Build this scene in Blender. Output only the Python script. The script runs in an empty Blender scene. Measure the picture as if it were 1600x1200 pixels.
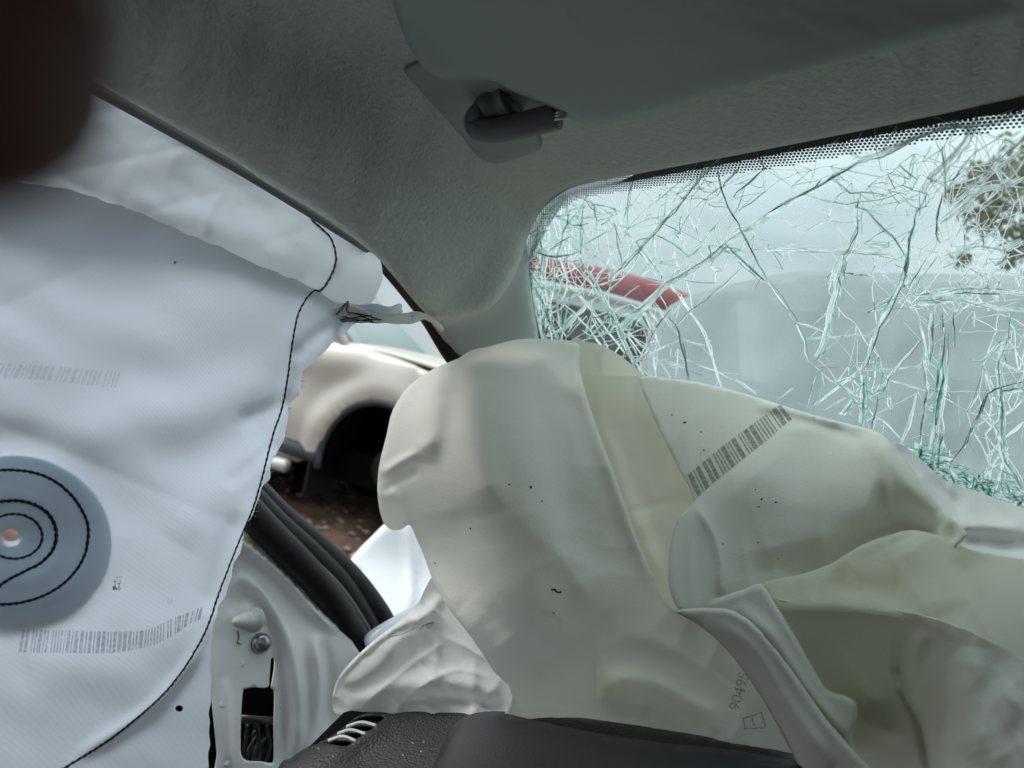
import bpy, bmesh, math, random
import numpy as np
from mathutils import Vector, Matrix
from mathutils.geometry import delaunay_2d_cdt

random.seed(7); RNG = np.random.RandomState(7)
S = bpy.context.scene
COL = S.collection

# ------------------------------------------------------------------ camera, world, sun, exposure
EYE = np.array([0.0, 0.0, 1.15])          # passenger seat of the wreck; +Y is the car's nose, +X its right side
YAW, ROLL, LENS = math.radians(42), math.radians(13), 24.0
FWD = np.array([-math.sin(YAW), math.cos(YAW), 0.0])
R0 = np.array([math.cos(YAW), math.sin(YAW), 0.0]); U0 = np.array([0, 0, 1.0])
RGT = R0 * math.cos(ROLL) + U0 * math.sin(ROLL)
UPV = U0 * math.cos(ROLL) - R0 * math.sin(ROLL)
FPX = 1600 * LENS / 36.0
cam = bpy.data.cameras.new('camera'); camo = bpy.data.objects.new('camera', cam); COL.objects.link(camo)
m = Matrix([[RGT[i], UPV[i], -FWD[i], EYE[i]] for i in range(3)] + [[0, 0, 0, 1]])
camo.matrix_world = m
cam.lens = LENS; cam.sensor_width = 36; cam.clip_start = 0.003; cam.clip_end = 500
cam.dof.use_dof = True; cam.dof.focus_distance = 0.56; cam.dof.aperture_fstop = 7.5
S.camera = camo

W = bpy.data.worlds.new('World'); S.world = W; W.use_nodes = True
nt = W.node_tree; nt.nodes.clear()
sky = nt.nodes.new('ShaderNodeTexSky'); sky.sky_type = 'NISHITA'; sky.sun_disc = False
sky.sun_elevation = math.radians(42); sky.sun_rotation = math.radians(252)
tc = nt.nodes.new('ShaderNodeTexCoord'); mp = nt.nodes.new('ShaderNodeMapping')
mp.inputs['Scale'].default_value = (1.0, 1.0, 3.0)
nz = nt.nodes.new('ShaderNodeTexNoise'); nz.inputs['Scale'].default_value = 2.2; nz.inputs['Detail'].default_value = 6
cr = nt.nodes.new('ShaderNodeValToRGB')
cr.color_ramp.elements[0].position = 0.33; cr.color_ramp.elements[0].color = (4.7, 5.35, 5.8, 1)
cr.color_ramp.elements[1].position = 0.68; cr.color_ramp.elements[1].color = (8.2, 8.75, 9.1, 1)
mx = nt.nodes.new('ShaderNodeMix'); mx.data_type = 'RGBA'; mx.inputs['Factor'].default_value = 0.93
bg = nt.nodes.new('ShaderNodeBackground'); bg.inputs['Strength'].default_value = 0.1
wo = nt.nodes.new('ShaderNodeOutputWorld')
L = nt.links.new
sep = nt.nodes.new('ShaderNodeSeparateXYZ'); L(tc.outputs['Generated'], sep.inputs[0])
mrz = nt.nodes.new('ShaderNodeMapRange'); L(sep.outputs['Z'], mrz.inputs[0]); mrz.inputs[1].default_value = 0.0; mrz.inputs[2].default_value = 1.0
mrz.inputs[3].default_value = .55; mrz.inputs[4].default_value = 2.1
mz = nt.nodes.new('ShaderNodeVectorMath'); mz.operation = 'SCALE'; L(cr.outputs[0], mz.inputs[0]); L(mrz.outputs[0], mz.inputs['Scale'])
L(tc.outputs['Generated'], mp.inputs['Vector']); L(mp.outputs[0], nz.inputs['Vector']); L(nz.outputs['Fac'], cr.inputs[0])
L(sky.outputs[0], mx.inputs['A']); L(mz.outputs[0], mx.inputs['B']); L(mx.outputs['Result'], bg.inputs['Color']); L(bg.outputs[0], wo.inputs[0])

sun = bpy.data.lights.new('sun', 'SUN'); sun.energy = 1.5; sun.angle = math.radians(25); sun.color = (1, 0.97, 0.92)
suno = bpy.data.objects.new('sun', sun); COL.objects.link(suno)
suno.rotation_euler = (math.radians(48), 0, math.radians(-72))   # soft sun behind the cloud, from the car's left
suno.location = (0, 0, 20)

S.view_settings.view_transform = 'Standard'; S.view_settings.look = 'None'
S.view_settings.exposure = 0.7; S.view_settings.gamma = 1.0; S.view_settings.use_curve_mapping = False
S.render.engine = 'CYCLES'
S.cycles.use_denoising = True
S.cycles.max_bounces = 12; S.cycles.diffuse_bounces = 6; S.cycles.transmission_bounces = 10; S.cycles.transparent_max_bounces = 24
S.cycles.caustics_refractive = False; S.cycles.caustics_reflective = False
S.cycles.sample_clamp_indirect = 8

# ------------------------------------------------------------------ helpers
def P(u, v, d):
    """A direction seen in the photograph (1600 x 1200) and a distance along the view, as a world point."""
    u = np.asarray(u, float); v = np.asarray(v, float); d = np.asarray(d, float)
    a = (u - 800) / FPX * d; b = -(v - 600) / FPX * d
    return EYE + a[..., None] * RGT + b[..., None] * UPV + d[..., None] * FWD

def plane_depth(n, c):
    """depth function of the plane n.(x - EYE) = c"""
    n = np.asarray(n, float)
    def f(u, v):
        u = np.asarray(u, float); v = np.asarray(v, float)
        r = ((u - 800) / FPX)[..., None] * RGT + (-(v - 600) / FPX)[..., None] * UPV + FWD
        return c / (r @ n)
    return f

def crom(pts, n=8, closed=False):
    pts = [np.asarray(p, float) for p in pts]; out = []
    N = len(pts); segs = N if closed else N - 1
    for i in range(segs):
        p1, p2 = pts[i % N], pts[(i + 1) % N]
        p0 = pts[(i - 1) % N] if (closed or i > 0) else 2 * p1 - p2
        p3 = pts[(i + 2) % N] if (closed or i + 2 < N) else 2 * p2 - p1
        for k in range(n):
            t = k / n
            out.append(0.5 * ((2 * p1) + (p2 - p0) * t + (2 * p0 - 5 * p1 + 4 * p2 - p3) * t * t + (3 * p1 - p0 - 3 * p2 + p3) * t ** 3))
    if not closed: out.append(pts[-1])
    return np.array(out)

def resample(pl, step, closed=False):
    pl = np.asarray(pl, float)
    if closed: pl = np.vstack([pl, pl[:1]])
    s = np.concatenate([[0], np.cumsum(np.linalg.norm(np.diff(pl, axis=0), axis=1))])
    n = max(3, int(round(s[-1] / step)))
    t = np.linspace(0, s[-1], n + 1)
    if closed: t = t[:-1]
    return np.stack([np.interp(t, s, pl[:, k]) for k in range(pl.shape[1])], 1)

def inside(pts, poly):
    x, y = pts[:, 0], pts[:, 1]; r = np.zeros(len(pts), bool); n = len(poly); j = n - 1
    for i in range(n):
        xi, yi = poly[i]; xj, yj = poly[j]
        c = ((yi > y) != (yj > y)) & (x < (xj - xi) * (y - yi) / (yj - yi + 1e-12) + xi)
        r ^= c; j = i
    return r

def seg_dist(pts, pl, closed=False):
    """distance, arc fraction and signed side to a polyline"""
    pl = np.asarray(pl, float)
    if closed: pl = np.vstack([pl, pl[:1]])
    best = np.full(len(pts), 1e9); frac = np.zeros(len(pts)); sgn = np.zeros(len(pts))
    ln = np.linalg.norm(np.diff(pl, axis=0), axis=1); tot = ln.sum() + 1e-9; acc = 0
    for i in range(len(pl) - 1):
        a = pl[i]; d = pl[i + 1] - a; l2 = d @ d + 1e-9
        t = np.clip(((pts - a) @ d) / l2, 0, 1)
        q = pts - (a + t[:, None] * d); ds = np.hypot(q[:, 0], q[:, 1])
        m_ = ds < best
        best[m_] = ds[m_]; frac[m_] = (acc + t[m_] * ln[i]) / tot
        sgn[m_] = np.sign(d[0] * q[m_, 1] - d[1] * q[m_, 0]); acc += ln[i]
    return best, frac, sgn

class Surf:
    """Smooth surface through control points (u, v, depth), thin-plate spline on 1/depth, plus folds."""
    def __init__(self, ctl, folds=(), noise=0.0, nscale=120.0, seed=1, base=None, ridge=0.0, rscale=160.0):
        self.ridge = ridge; r = np.random.RandomState(seed + 50)
        self.rk = [(r.randn(2) / rscale, r.rand() * 6.28, r.randn(2) / (rscale * 2.5), r.rand() * 6.28) for _ in range(5)]
        self.base = base; self.folds = [(resample(crom(f[0], 6), 12), *f[1:]) for f in folds]
        self.noise = noise
        r = np.random.RandomState(seed)
        self.k = [(r.randn(2) / nscale * (1 + 0.6 * i), r.rand() * 6.28, 1 / (1 + .5 * i)) for i in range(7)]
        if base is None:
            c = np.array(ctl, float); self.c = c[:, :2] / 500; n = len(c)
            K = self.phi(self.c, self.c) + np.eye(n) * 1e-4
            Q = np.hstack([np.ones((n, 1)), self.c])
            A = np.block([[K, Q], [Q.T, np.zeros((3, 3))]])
            self.w = np.linalg.solve(A, np.concatenate([1 / c[:, 2], np.zeros(3)]))
    @staticmethod
    def phi(a, b):
        r2 = ((a[:, None] - b[None]) ** 2).sum(-1) + 1e-12
        return 0.5 * r2 * np.log(r2)
    def __call__(self, u, v):
        u = np.atleast_1d(np.asarray(u, float)).ravel(); v = np.atleast_1d(np.asarray(v, float)).ravel()
        pts = np.stack([u, v], 1)
        if self.base is None:
            q = pts / 500
            d = 1 / np.maximum(self.phi(q, self.c) @ self.w[:-3] + self.w[-3] + q @ self.w[-2:], 0.3)
        else:
            d = np.array(self.base(u, v))
        for pl, wd, amp, kind in self.folds:
            ds, fr, sg = seg_dist(pts, pl)
            tp = np.clip(np.minimum(fr, 1 - fr) * 6, 0, 1) ** .7
            if kind == 'bump': d = d - amp * tp * np.exp(-(ds / wd) ** 2)
            elif kind == 'crease': d = d - amp * tp * np.exp(-ds / wd)
            elif kind == 'step': d = d + amp * tp * sg * np.tanh(ds / (wd * .3)) * np.exp(-(ds / (wd * 2.5)) ** 2)
            elif kind == 'fold':       # sharp on one side, soft on the other
                w_ = np.where(sg > 0, wd, wd * .22)
                d = d - amp * tp * np.exp(-(ds / w_) ** 2)
        if self.noise:
            n_ = 0
            for k, ph, a in self.k: n_ = n_ + a * np.sin(pts @ k * 6.283 + ph)
            d = d + self.noise * n_
        if self.ridge:       # sharp cloth creases, each fading in and out along its length
            n_ = 0
            for k, ph, k2, p2 in self.rk:
                w_ = 1.1 * np.sin(pts @ k2 * 9 + p2)
                m_ = np.clip(np.sin(pts @ k2 * 6.283 + p2 * 1.7) * 1.3, 0, 1)
                n_ = n_ + m_ * (1 - np.abs(np.sin(pts @ k * 3.14 + ph + w_))) ** 2.2
            d = d - self.ridge * n_
        return d

def link(name, me, mat=None, parent=None):
    o = bpy.data.objects.new(name, me); COL.objects.link(o)
    if mat is not None:
        for mm in (mat if isinstance(mat, (list, tuple)) else [mat]): me.materials.append(mm)
    if parent is not None: o.parent = parent
    return o

def mesh_from(name, verts, faces, mat=None, parent=None, smooth=True, midx=None):
    me = bpy.data.meshes.new(name)
    me.from_pydata([tuple(map(float, v)) for v in verts], [], [tuple(int(i) for i in f) for f in faces])
    if smooth: me.polygons.foreach_set('use_smooth', [True] * len(me.polygons))
    if midx is not None: me.polygons.foreach_set('material_index', midx)
    me.update()
    return link(name, me, mat, parent)

def patch(name, outline, surf, mat, parent=None, step=9, thick=0.0015, smooth=4, rnd=None, holes=(), wav=0.0):
    """A sheet whose outline and relief are given by directions and distances; real thickness through Solidify."""
    ol = np.array(outline, float)
    if smooth: ol = crom(ol, smooth, True)
    ol = resample(ol, step * .8, True)
    if wav:
        t = np.arange(len(ol)); ol = ol + wav * np.stack([np.sin(t * .9) + np.sin(t * .37), np.cos(t * .7) + np.sin(t * .23)], 1)
    hs = [resample(crom(h, 4, True), max(1.5, step * .25), True) for h in holes]
    lo, hi = ol.min(0), ol.max(0)
    gx, gy = np.meshgrid(np.arange(lo[0], hi[0], step), np.arange(lo[1], hi[1], step * .87))
    gx[1::2] += step * .5
    g = np.stack([gx.ravel(), gy.ravel()], 1); g = g[inside(g, ol)]
    g = g[seg_dist(g, ol, True)[0] > step * .45]
    for h in hs:
        g = g[~inside(g, h)]; g = g[seg_dist(g, h, True)[0] > step * .3]
    vs = [Vector(p) for p in ol]; ed = [(i, (i + 1) % len(ol)) for i in range(len(ol))]
    for h in hs:
        b0 = len(vs); vs += [Vector(p) for p in h]; ed += [(b0 + i, b0 + (i + 1) % len(h)) for i in range(len(h))]
    vs += [Vector(p) for p in g]
    r = delaunay_2d_cdt(vs, ed, [], 1, 1e-5)
    v2 = np.array([tuple(p) for p in r[0]]); f2 = np.array([f for f in r[2] if len(f) == 3])
    cen = v2[f2].mean(1); keep = inside(cen, ol)
    for h in hs: keep &= ~inside(cen, h)
    f2 = f2[keep]
    used = np.unique(f2); mp_ = -np.ones(len(v2), int); mp_[used] = np.arange(len(used)); v2 = v2[used]; f2 = mp_[f2]
    d = np.asarray(surf(v2[:, 0], v2[:, 1])).copy()
    if rnd:
        w_, amt = rnd; t = np.clip(seg_dist(v2, ol, True)[0] / w_, 0, 1)
        d = d + amt * (1 - np.sqrt(np.clip(1 - (1 - t) ** 2, 0, 1)))
    X = P(v2[:, 0], v2[:, 1], d)
    n = np.cross(X[f2[:, 1]] - X[f2[:, 0]], X[f2[:, 2]] - X[f2[:, 0]])
    flip = (n * (X[f2].mean(1) - EYE)).sum(1) > 0
    f2[flip] = f2[flip][:, ::-1]
    o = mesh_from(name, X, f2, mat, parent)
    if thick:
        md = o.modifiers.new('thickness', 'SOLIDIFY'); md.thickness = thick; md.offset = -1
    return o

def tube(name, pts, rad, mat, parent=None, n=8, caps=True):
    pts = [np.asarray(p, float) for p in pts]; N = len(pts)
    rad = [rad] * N if np.isscalar(rad) else rad
    vs, fs = [], []; up = None
    for i in range(N):
        t = pts[min(i + 1, N - 1)] - pts[max(i - 1, 0)]; t /= np.linalg.norm(t) + 1e-12
        if up is None:
            up = np.cross(t, [0.3, 0.2, 0.9]); 
        up = up - t * (up @ t); up /= np.linalg.norm(up) + 1e-12; w_ = np.cross(t, up)
        for k in range(n):
            a = 2 * math.pi * k / n; vs.append(pts[i] + rad[i] * (math.cos(a) * up + math.sin(a) * w_))
    for i in range(N - 1):
        for k in range(n):
            fs.append((i * n + k, i * n + (k + 1) % n, (i + 1) * n + (k + 1) % n, (i + 1) * n + k))
    if caps:
        fs.append(tuple(range(n))[::-1]); fs.append(tuple((N - 1) * n + k for k in range(n)))
    return mesh_from(name, vs, fs, mat, parent)

def box_mesh(name, size, mat, parent=None, loc=(0, 0, 0), bev=0.0, rot=None):
    bm = bmesh.new(); bmesh.ops.create_cube(bm, size=1); bmesh.ops.scale(bm, vec=size, verts=bm.verts)
    if bev: bmesh.ops.bevel(bm, geom=list(bm.edges), offset=bev, segments=3, profile=.5, affect='EDGES')
    me = bpy.data.meshes.new(name); bm.to_mesh(me); bm.free()
    me.polygons.foreach_set('use_smooth', [bev > 0] * len(me.polygons))
    o = link(name, me, mat, parent); o.location = loc
    if rot: o.rotation_euler = rot
    return o

def empty(name, loc, label=None, cat=None, group=None):
    o = bpy.data.objects.new(name, None); COL.objects.link(o); o.location = loc; o.empty_display_size = .1
    if label: o['label'] = label
    if cat: o['category'] = cat
    if group: o['group'] = group
    bpy.context.view_layer.update()
    return o

def adopt(parent):
    """keep world placement of children that were built in world coordinates"""
    bpy.context.view_layer.update()
    inv = parent.matrix_world.inverted()
    for c in parent.children: c.matrix_parent_inverse = inv

# ------------------------------------------------------------------ materials
def mat(name, col=(.5, .5, .5), rough=.6, metal=0.0, spec=.5, coat=0.0, var=0.0, vscale=30, bump=None, trans=0.0, tcol=None,
        dirt=None, wave=None):
    """Principled surface with optional colour variation, bump layers [(scale, strength, dist)], translucency and dirt spots."""
    M = bpy.data.materials.new(name); M.use_nodes = True; t = M.node_tree; N = t.nodes; N.clear()
    out = N.new('ShaderNodeOutputMaterial'); b = N.new('ShaderNodeBsdfPrincipled')
    b.inputs['Base Color'].default_value = (*col, 1); b.inputs['Roughness'].default_value = rough
    b.inputs['Metallic'].default_value = metal; b.inputs['Specular IOR Level'].default_value = spec
    b.inputs['Coat Weight'].default_value = coat; b.inputs['Coat Roughness'].default_value = .08
    tcn = N.new('ShaderNodeTexCoord'); co = tcn.outputs['Object']
    cs = None
    if var:
        z = N.new('ShaderNodeTexNoise'); z.inputs['Scale'].default_value = vscale; z.inputs['Detail'].default_value = 5
        t.links.new(co, z.inputs['Vector'])
        r = N.new('ShaderNodeValToRGB'); r.color_ramp.elements[0].position = .3; r.color_ramp.elements[1].position = .7
        r.color_ramp.elements[0].color = (*[c * (1 - var) for c in col], 1); r.color_ramp.elements[1].color = (*[min(1, c * (1 + var)) for c in col], 1)
        t.links.new(z.outputs['Fac'], r.inputs[0]); cs = r.outputs[0]
    if dirt:
        sc, th, dc = dirt
        z = N.new('ShaderNodeTexNoise'); z.inputs['Scale'].default_value = sc; z.inputs['Detail'].default_value = 2
        t.links.new(co, z.inputs['Vector'])
        r = N.new('ShaderNodeValToRGB'); r.color_ramp.elements[0].position = th; r.color_ramp.elements[1].position = th + .05
        r.color_ramp.elements[0].color = (0, 0, 0, 1); r.color_ramp.elements[1].color = (1, 1, 1, 1)
        t.links.new(z.outputs['Fac'], r.inputs[0])
        x = N.new('ShaderNodeMix'); x.data_type = 'RGBA'; x.inputs['A'].default_value = (*col, 1); x.inputs['B'].default_value = (*dc, 1)
        t.links.new(r.outputs[0], x.inputs['Factor'])
        if cs is not None: t.links.new(cs, x.inputs['A'])
        cs = x.outputs['Result']
    if cs is not None: t.links.new(cs, b.inputs['Base Color'])
    nrm = None
    for lay in (bump or []):
        sc, st, di = lay[:3]; kind = lay[3] if len(lay) > 3 else 'noise'
        if kind == 'voronoi':
            z = N.new('ShaderNodeTexVoronoi'); z.inputs['Scale'].default_value = sc; o_ = z.outputs['Distance']
        else:
            z = N.new('ShaderNodeTexNoise'); z.inputs['Scale'].default_value = sc; z.inputs['Detail'].default_value = 3; o_ = z.outputs['Fac']
        t.links.new(co, z.inputs['Vector'])
        bp = N.new('ShaderNodeBump'); bp.inputs['Strength'].default_value = st; bp.inputs['Distance'].default_value = di
        t.links.new(o_, bp.inputs['Height'])
        if nrm is not None: t.links.new(nrm, bp.inputs['Normal'])
        nrm = bp.outputs[0]
    if wave:
        for ax, sc in wave:
            z = N.new('ShaderNodeTexWave'); z.wave_type = 'BANDS'; z.bands_direction = 'DIAGONAL' if ax == 'D' else ax
            z.inputs['Scale'].default_value = sc; z.inputs['Distortion'].default_value = 2.5; z.inputs['Detail Scale'].default_value = 2
            t.links.new(co, z.inputs['Vector'])
            bp = N.new('ShaderNodeBump'); bp.inputs['Strength'].default_value = .10; bp.inputs['Distance'].default_value = .0005
            t.links.new(z.outputs['Fac'], bp.inputs['Height'])
            if nrm is not None: t.links.new(nrm, bp.inputs['Normal'])
            nrm = bp.outputs[0]
    if nrm is not None: t.links.new(nrm, b.inputs['Normal'])
    if trans:
        tr = N.new('ShaderNodeBsdfTranslucent'); tr.inputs['Color'].default_value = (*(tcol or col), 1)
        mxs = N.new('ShaderNodeMixShader'); mxs.inputs[0].default_value = trans
        t.links.new(b.outputs[0], mxs.inputs[1]); t.links.new(tr.outputs[0], mxs.inputs[2]); t.links.new(mxs.outputs[0], out.inputs[0])
        if nrm is not None: t.links.new(nrm, tr.inputs['Normal'])
    else:
        t.links.new(b.outputs[0], out.inputs[0])
    return M

MAT = dict(
    headliner=mat('headliner_felt', (.60, .63, .585), .95, spec=.1, var=.05, vscale=200, bump=[(170, .5, .004), (450, .5, .002)]),
    pillar=mat('pillar_plastic', (.52, .55, .52), .55, spec=.35, bump=[(1500, .12, .0003)]),
    visor=mat('visor_vinyl', (.38, .435, .42), .7, spec=.3, bump=[(1200, .15, .0004)]),
    recess=mat('recess_shaded_plastic', (.34, .37, .35), .55, spec=.35),  # darker tone carries the shade of the recess
    arm=mat('visor_arm_plastic', (.13, .145, .14), .4, spec=.5),
    clip=mat('clip_metal', (.6, .62, .62), .3, metal=.9),
    rubber=mat('black_rubber', (.006, .006, .007), .5, spec=.35, bump=[(200, .06, .002)]),
    rubberlip=mat('grey_rubber_lip', (.06, .06, .062), .5),
    white=mat('white_car_paint', (.56, .57, .58), .28, spec=.5, coat=.5, var=.02, vscale=8, dirt=(60, .70, (.55, .55, .52)), bump=[(14, .10, .004)]),
    primer=mat('white_inner_paint', (.80, .81, .81), .4, spec=.5, coat=.25, dirt=(120, .72, (.5, .5, .48))),
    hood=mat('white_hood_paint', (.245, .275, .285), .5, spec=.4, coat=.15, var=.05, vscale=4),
    dash=mat('dash_grained_black', (.010, .0105, .012), .5, spec=.32, bump=[(420, .55, .0012, 'voronoi'), (160, .2, .001)]),
    dashpad=mat('dash_lid_black', (.008, .009, .010), .6, spec=.4, bump=[(600, .3, .0008)]),
    dark=mat('cavity_shade', (.004, .004, .005), .95, spec=.03),  # near-black that stands in for deep shade in gaps and hollows
    slat=mat('vent_slat_grey', (.42, .44, .44), .45),
    bolt=mat('bolt_steel', (.33, .34, .35), .3, metal=.95),
    clipw=mat('white_plug', (.62, .63, .60), .5, bump=[(300, .1, .001)]),
    yellow=mat('yellow_paint_mark', (.55, .42, .05), .6),
    wire=mat('wire_black', (.015, .015, .017), .35),
    curtain=mat('curtain_cloth', (.64, .705, .765), .85, spec=.12, trans=.45, tcol=(.66, .755, .86), var=.02, vscale=9, bump=[(6, .1, .02), (260, .12, .001)], wave=[('D', 200)], dirt=(34, .70, (.66, .66, .62))),
    curtain2=mat('curtain_shaded_cloth', (.60, .66, .705), .85, spec=.12, trans=.34, tcol=(.67, .75, .83), var=.03, vscale=9, bump=[(260, .12, .001)], wave=[('D', 200)], dirt=(34, .70, (.56, .57, .55))),  # greyer, less translucent curtain cloth, shade of flap and rings put into colour
    bag=mat('airbag_cloth', (.76, .76, .70), .85, spec=.12, trans=.30, tcol=(.82, .82, .72), var=.03, vscale=7, bump=[(420, .25, .0010)], dirt=(22, .70, (.62, .60, .52))),
    bagthin=mat('airbag_single_lit_cloth', (.79, .80, .71), .85, spec=.12, trans=.60, tcol=(.94, .95, .76), var=.03, vscale=7, bump=[(420, .2, .0008)]),  # single layer, with colour and translucency raised to glow as if backlit
    bagw=mat('airbag_white_cloth', (.72, .73, .71), .85, spec=.15, trans=.35, tcol=(.85, .85, .80), var=.03, vscale=9, bump=[(420, .25, .0010)]),
    thread=mat('navy_thread', (.012, .016, .045), .7),
    print_=mat('grey_print', (.37, .40, .45), .9, trans=.25),
    printf=mat('faint_print', (.62, .67, .72), .9, trans=.4),
    printd=mat('dark_print', (.12, .125, .13), .9),
    printg=mat('barcode_print', (.20, .21, .19), .9),
    speck=mat('dark_speck', (.07, .068, .055), .9),
    strap=mat('strap_webbing', (.72, .71, .64), .8, bump=[(500, .5, .001)], wave=[('X', 300)]),
    clear=mat('clear_plastic', (.75, .80, .84), .15, trans=.6),
    fritblack=mat('frit_black', (.006, .006, .007), .4),
    soil=mat('brown_soil', (.10, .062, .045), .95, spec=.1, var=.45, vscale=4, bump=[(12, .8, .05), (70, .6, .02)], dirt=(9, .62, (.20, .15, .12))),
    stone=mat('soil_stone', (.16, .12, .10), .9, var=.4, vscale=20),
    suv=mat('champagne_paint', (.53, .505, .44), .4, metal=.1, spec=.5, coat=.35, dirt=(3, .60, (.50, .45, .39))),
    trimgrey=mat('grey_plastic_cladding', (.045, .048, .055), .5),
    chrome=mat('sill_bright_bar', (.75, .72, .68), .3, metal=.4),
    glassdark=mat('dark_glass', (.010, .013, .016), .2, spec=.25),
    glasspale=mat('pale_windscreen', (.40, .48, .48), .12, spec=.6),
    red=mat('red_paint', (.27, .010, .020), .5, coat=.1, dirt=(8, .66, (.26, .05, .05))),
    vanwhite=mat('van_white', (.62, .65, .64), .4, coat=.3),
    bark=mat('bark', (.09, .075, .055), .9, bump=[(30, .8, .02)]),
    leaf=mat('olive_leaf', (.17, .175, .085), .7, trans=.5, tcol=(.26, .28, .13), var=.4, vscale=3),
    skin=mat('skin', (.10, .034, .022), .55, spec=.35, var=.12, vscale=60, bump=[(500, .2, .0006)]),
    nail=mat('nail', (.42, .24, .19), .3),
    cloth=mat('dark_sleeve', (.03, .032, .04), .9),
    seat=mat('dark_cloth_trim', (.03, .03, .032), .9),
)

def print_mat(name, col, cover):
    M = bpy.data.materials.new(name); M.use_nodes = True; t = M.node_tree; N = t.nodes; N.clear(); Lk = t.links.new
    out = N.new('ShaderNodeOutputMaterial'); d = N.new('ShaderNodeBsdfDiffuse'); d.inputs[0].default_value = (*col, 1)
    tl = N.new('ShaderNodeBsdfTranslucent'); tl.inputs[0].default_value = (*col, 1)
    a = N.new('ShaderNodeMixShader'); a.inputs[0].default_value = .35; Lk(d.outputs[0], a.inputs[1]); Lk(tl.outputs[0], a.inputs[2])
    tr = N.new('ShaderNodeBsdfTransparent'); tcn = N.new('ShaderNodeTexCoord')
    z = N.new('ShaderNodeTexNoise'); z.inputs['Scale'].default_value = 420; z.inputs['Detail'].default_value = 3; Lk(tcn.outputs['Object'], z.inputs['Vector'])
    mr = N.new('ShaderNodeMapRange'); Lk(z.outputs['Fac'], mr.inputs[0]); mr.inputs[1].default_value = .35; mr.inputs[2].default_value = .65
    mr.inputs[3].default_value = cover * .55; mr.inputs[4].default_value = cover * 1.2
    x = N.new('ShaderNodeMixShader'); Lk(mr.outputs[0], x.inputs[0]); Lk(tr.outputs[0], x.inputs[1]); Lk(a.outputs[0], x.inputs[2]); Lk(x.outputs[0], out.inputs[0]); return M
MAT['print_'] = print_mat('grey_print', (.20, .23, .28), .48); MAT['printf'] = print_mat('faint_print', (.25, .28, .33), .2)
MAT['printg'] = print_mat('barcode_print', (.16, .17, .15), .52); MAT['printd'] = print_mat('dark_print', (.08, .085, .10), .75)
def glass_mat():
    M = bpy.data.materials.new('windscreen_glass'); M.use_nodes = True; t = M.node_tree; N = t.nodes; N.clear(); Lk = t.links.new
    out = N.new('ShaderNodeOutputMaterial'); tr = N.new('ShaderNodeBsdfTransparent'); tr.inputs[0].default_value = (.655, .745, .727, 1)
    gl = N.new('ShaderNodeBsdfGlossy'); gl.inputs['Roughness'].default_value = .03
    fr = N.new('ShaderNodeFresnel'); fr.inputs[0].default_value = 1.45
    di = N.new('ShaderNodeBsdfDiffuse'); di.inputs[0].default_value = (.75, .82, .80, 1)
    tl = N.new('ShaderNodeBsdfTranslucent'); tl.inputs[0].default_value = (.80, .90, .88, 1)
    ad = N.new('ShaderNodeMixShader'); ad.inputs[0].default_value = .7; Lk(di.outputs[0], ad.inputs[1]); Lk(tl.outputs[0], ad.inputs[2])
    tcn = N.new('ShaderNodeTexCoord'); vo = N.new('ShaderNodeTexVoronoi'); vo.inputs['Scale'].default_value = 850; Lk(tcn.outputs['Object'], vo.inputs['Vector'])
    nz_ = N.new('ShaderNodeTexNoise'); nz_.inputs['Scale'].default_value = 18; nz_.inputs['Detail'].default_value = 4; Lk(tcn.outputs['Object'], nz_.inputs['Vector'])
    a = N.new('ShaderNodeMath'); a.operation = 'MULTIPLY'; Lk(nz_.outputs['Fac'], a.inputs[0]); a.inputs[1].default_value = .36
    lt = N.new('ShaderNodeMath'); lt.operation = 'LESS_THAN'; Lk(vo.outputs['Distance'], lt.inputs[0]); Lk(a.outputs[0], lt.inputs[1])
    # only some of the cells carry a grain of glass dust
    sp = N.new('ShaderNodeSeparateColor'); Lk(vo.outputs['Color'], sp.inputs[0])
    gt = N.new('ShaderNodeMath'); gt.operation = 'GREATER_THAN'; Lk(sp.outputs[0], gt.inputs[0]); gt.inputs[1].default_value = .72
    mu = N.new('ShaderNodeMath'); mu.operation = 'MULTIPLY'; Lk(lt.outputs[0], mu.inputs[0]); Lk(gt.outputs[0], mu.inputs[1])
    mr = N.new('ShaderNodeMapRange'); Lk(mu.outputs[0], mr.inputs[0]); mr.inputs[3].default_value = .03; mr.inputs[4].default_value = .5
    m1 = N.new('ShaderNodeMixShader'); Lk(mr.outputs[0], m1.inputs[0]); Lk(tr.outputs[0], m1.inputs[1]); Lk(ad.outputs[0], m1.inputs[2])
    m2 = N.new('ShaderNodeMixShader'); Lk(fr.outputs[0], m2.inputs[0]); Lk(m1.outputs[0], m2.inputs[1]); Lk(gl.outputs[0], m2.inputs[2])
    Lk(m2.outputs[0], out.inputs[0]); return M
def facet_mat(name, tcol, fac, dcol):
    M = bpy.data.materials.new(name); M.use_nodes = True; t = M.node_tree; N = t.nodes; N.clear(); Lk = t.links.new
    out = N.new('ShaderNodeOutputMaterial'); tr = N.new('ShaderNodeBsdfTransparent'); tr.inputs[0].default_value = (*tcol, 1)
    tl = N.new('ShaderNodeBsdfTranslucent'); tl.inputs[0].default_value = (*dcol, 1)
    gl = N.new('ShaderNodeBsdfGlossy'); gl.inputs['Roughness'].default_value = .15
    x = N.new('ShaderNodeMixShader'); x.inputs[0].default_value = fac; Lk(tr.outputs[0], x.inputs[1]); Lk(tl.outputs[0], x.inputs[2])
    y = N.new('ShaderNodeMixShader'); y.inputs[0].default_value = .08; Lk(x.outputs[0], y.inputs[1]); Lk(gl.outputs[0], y.inputs[2]); Lk(y.outputs[0], out.inputs[0]); return M
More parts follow.
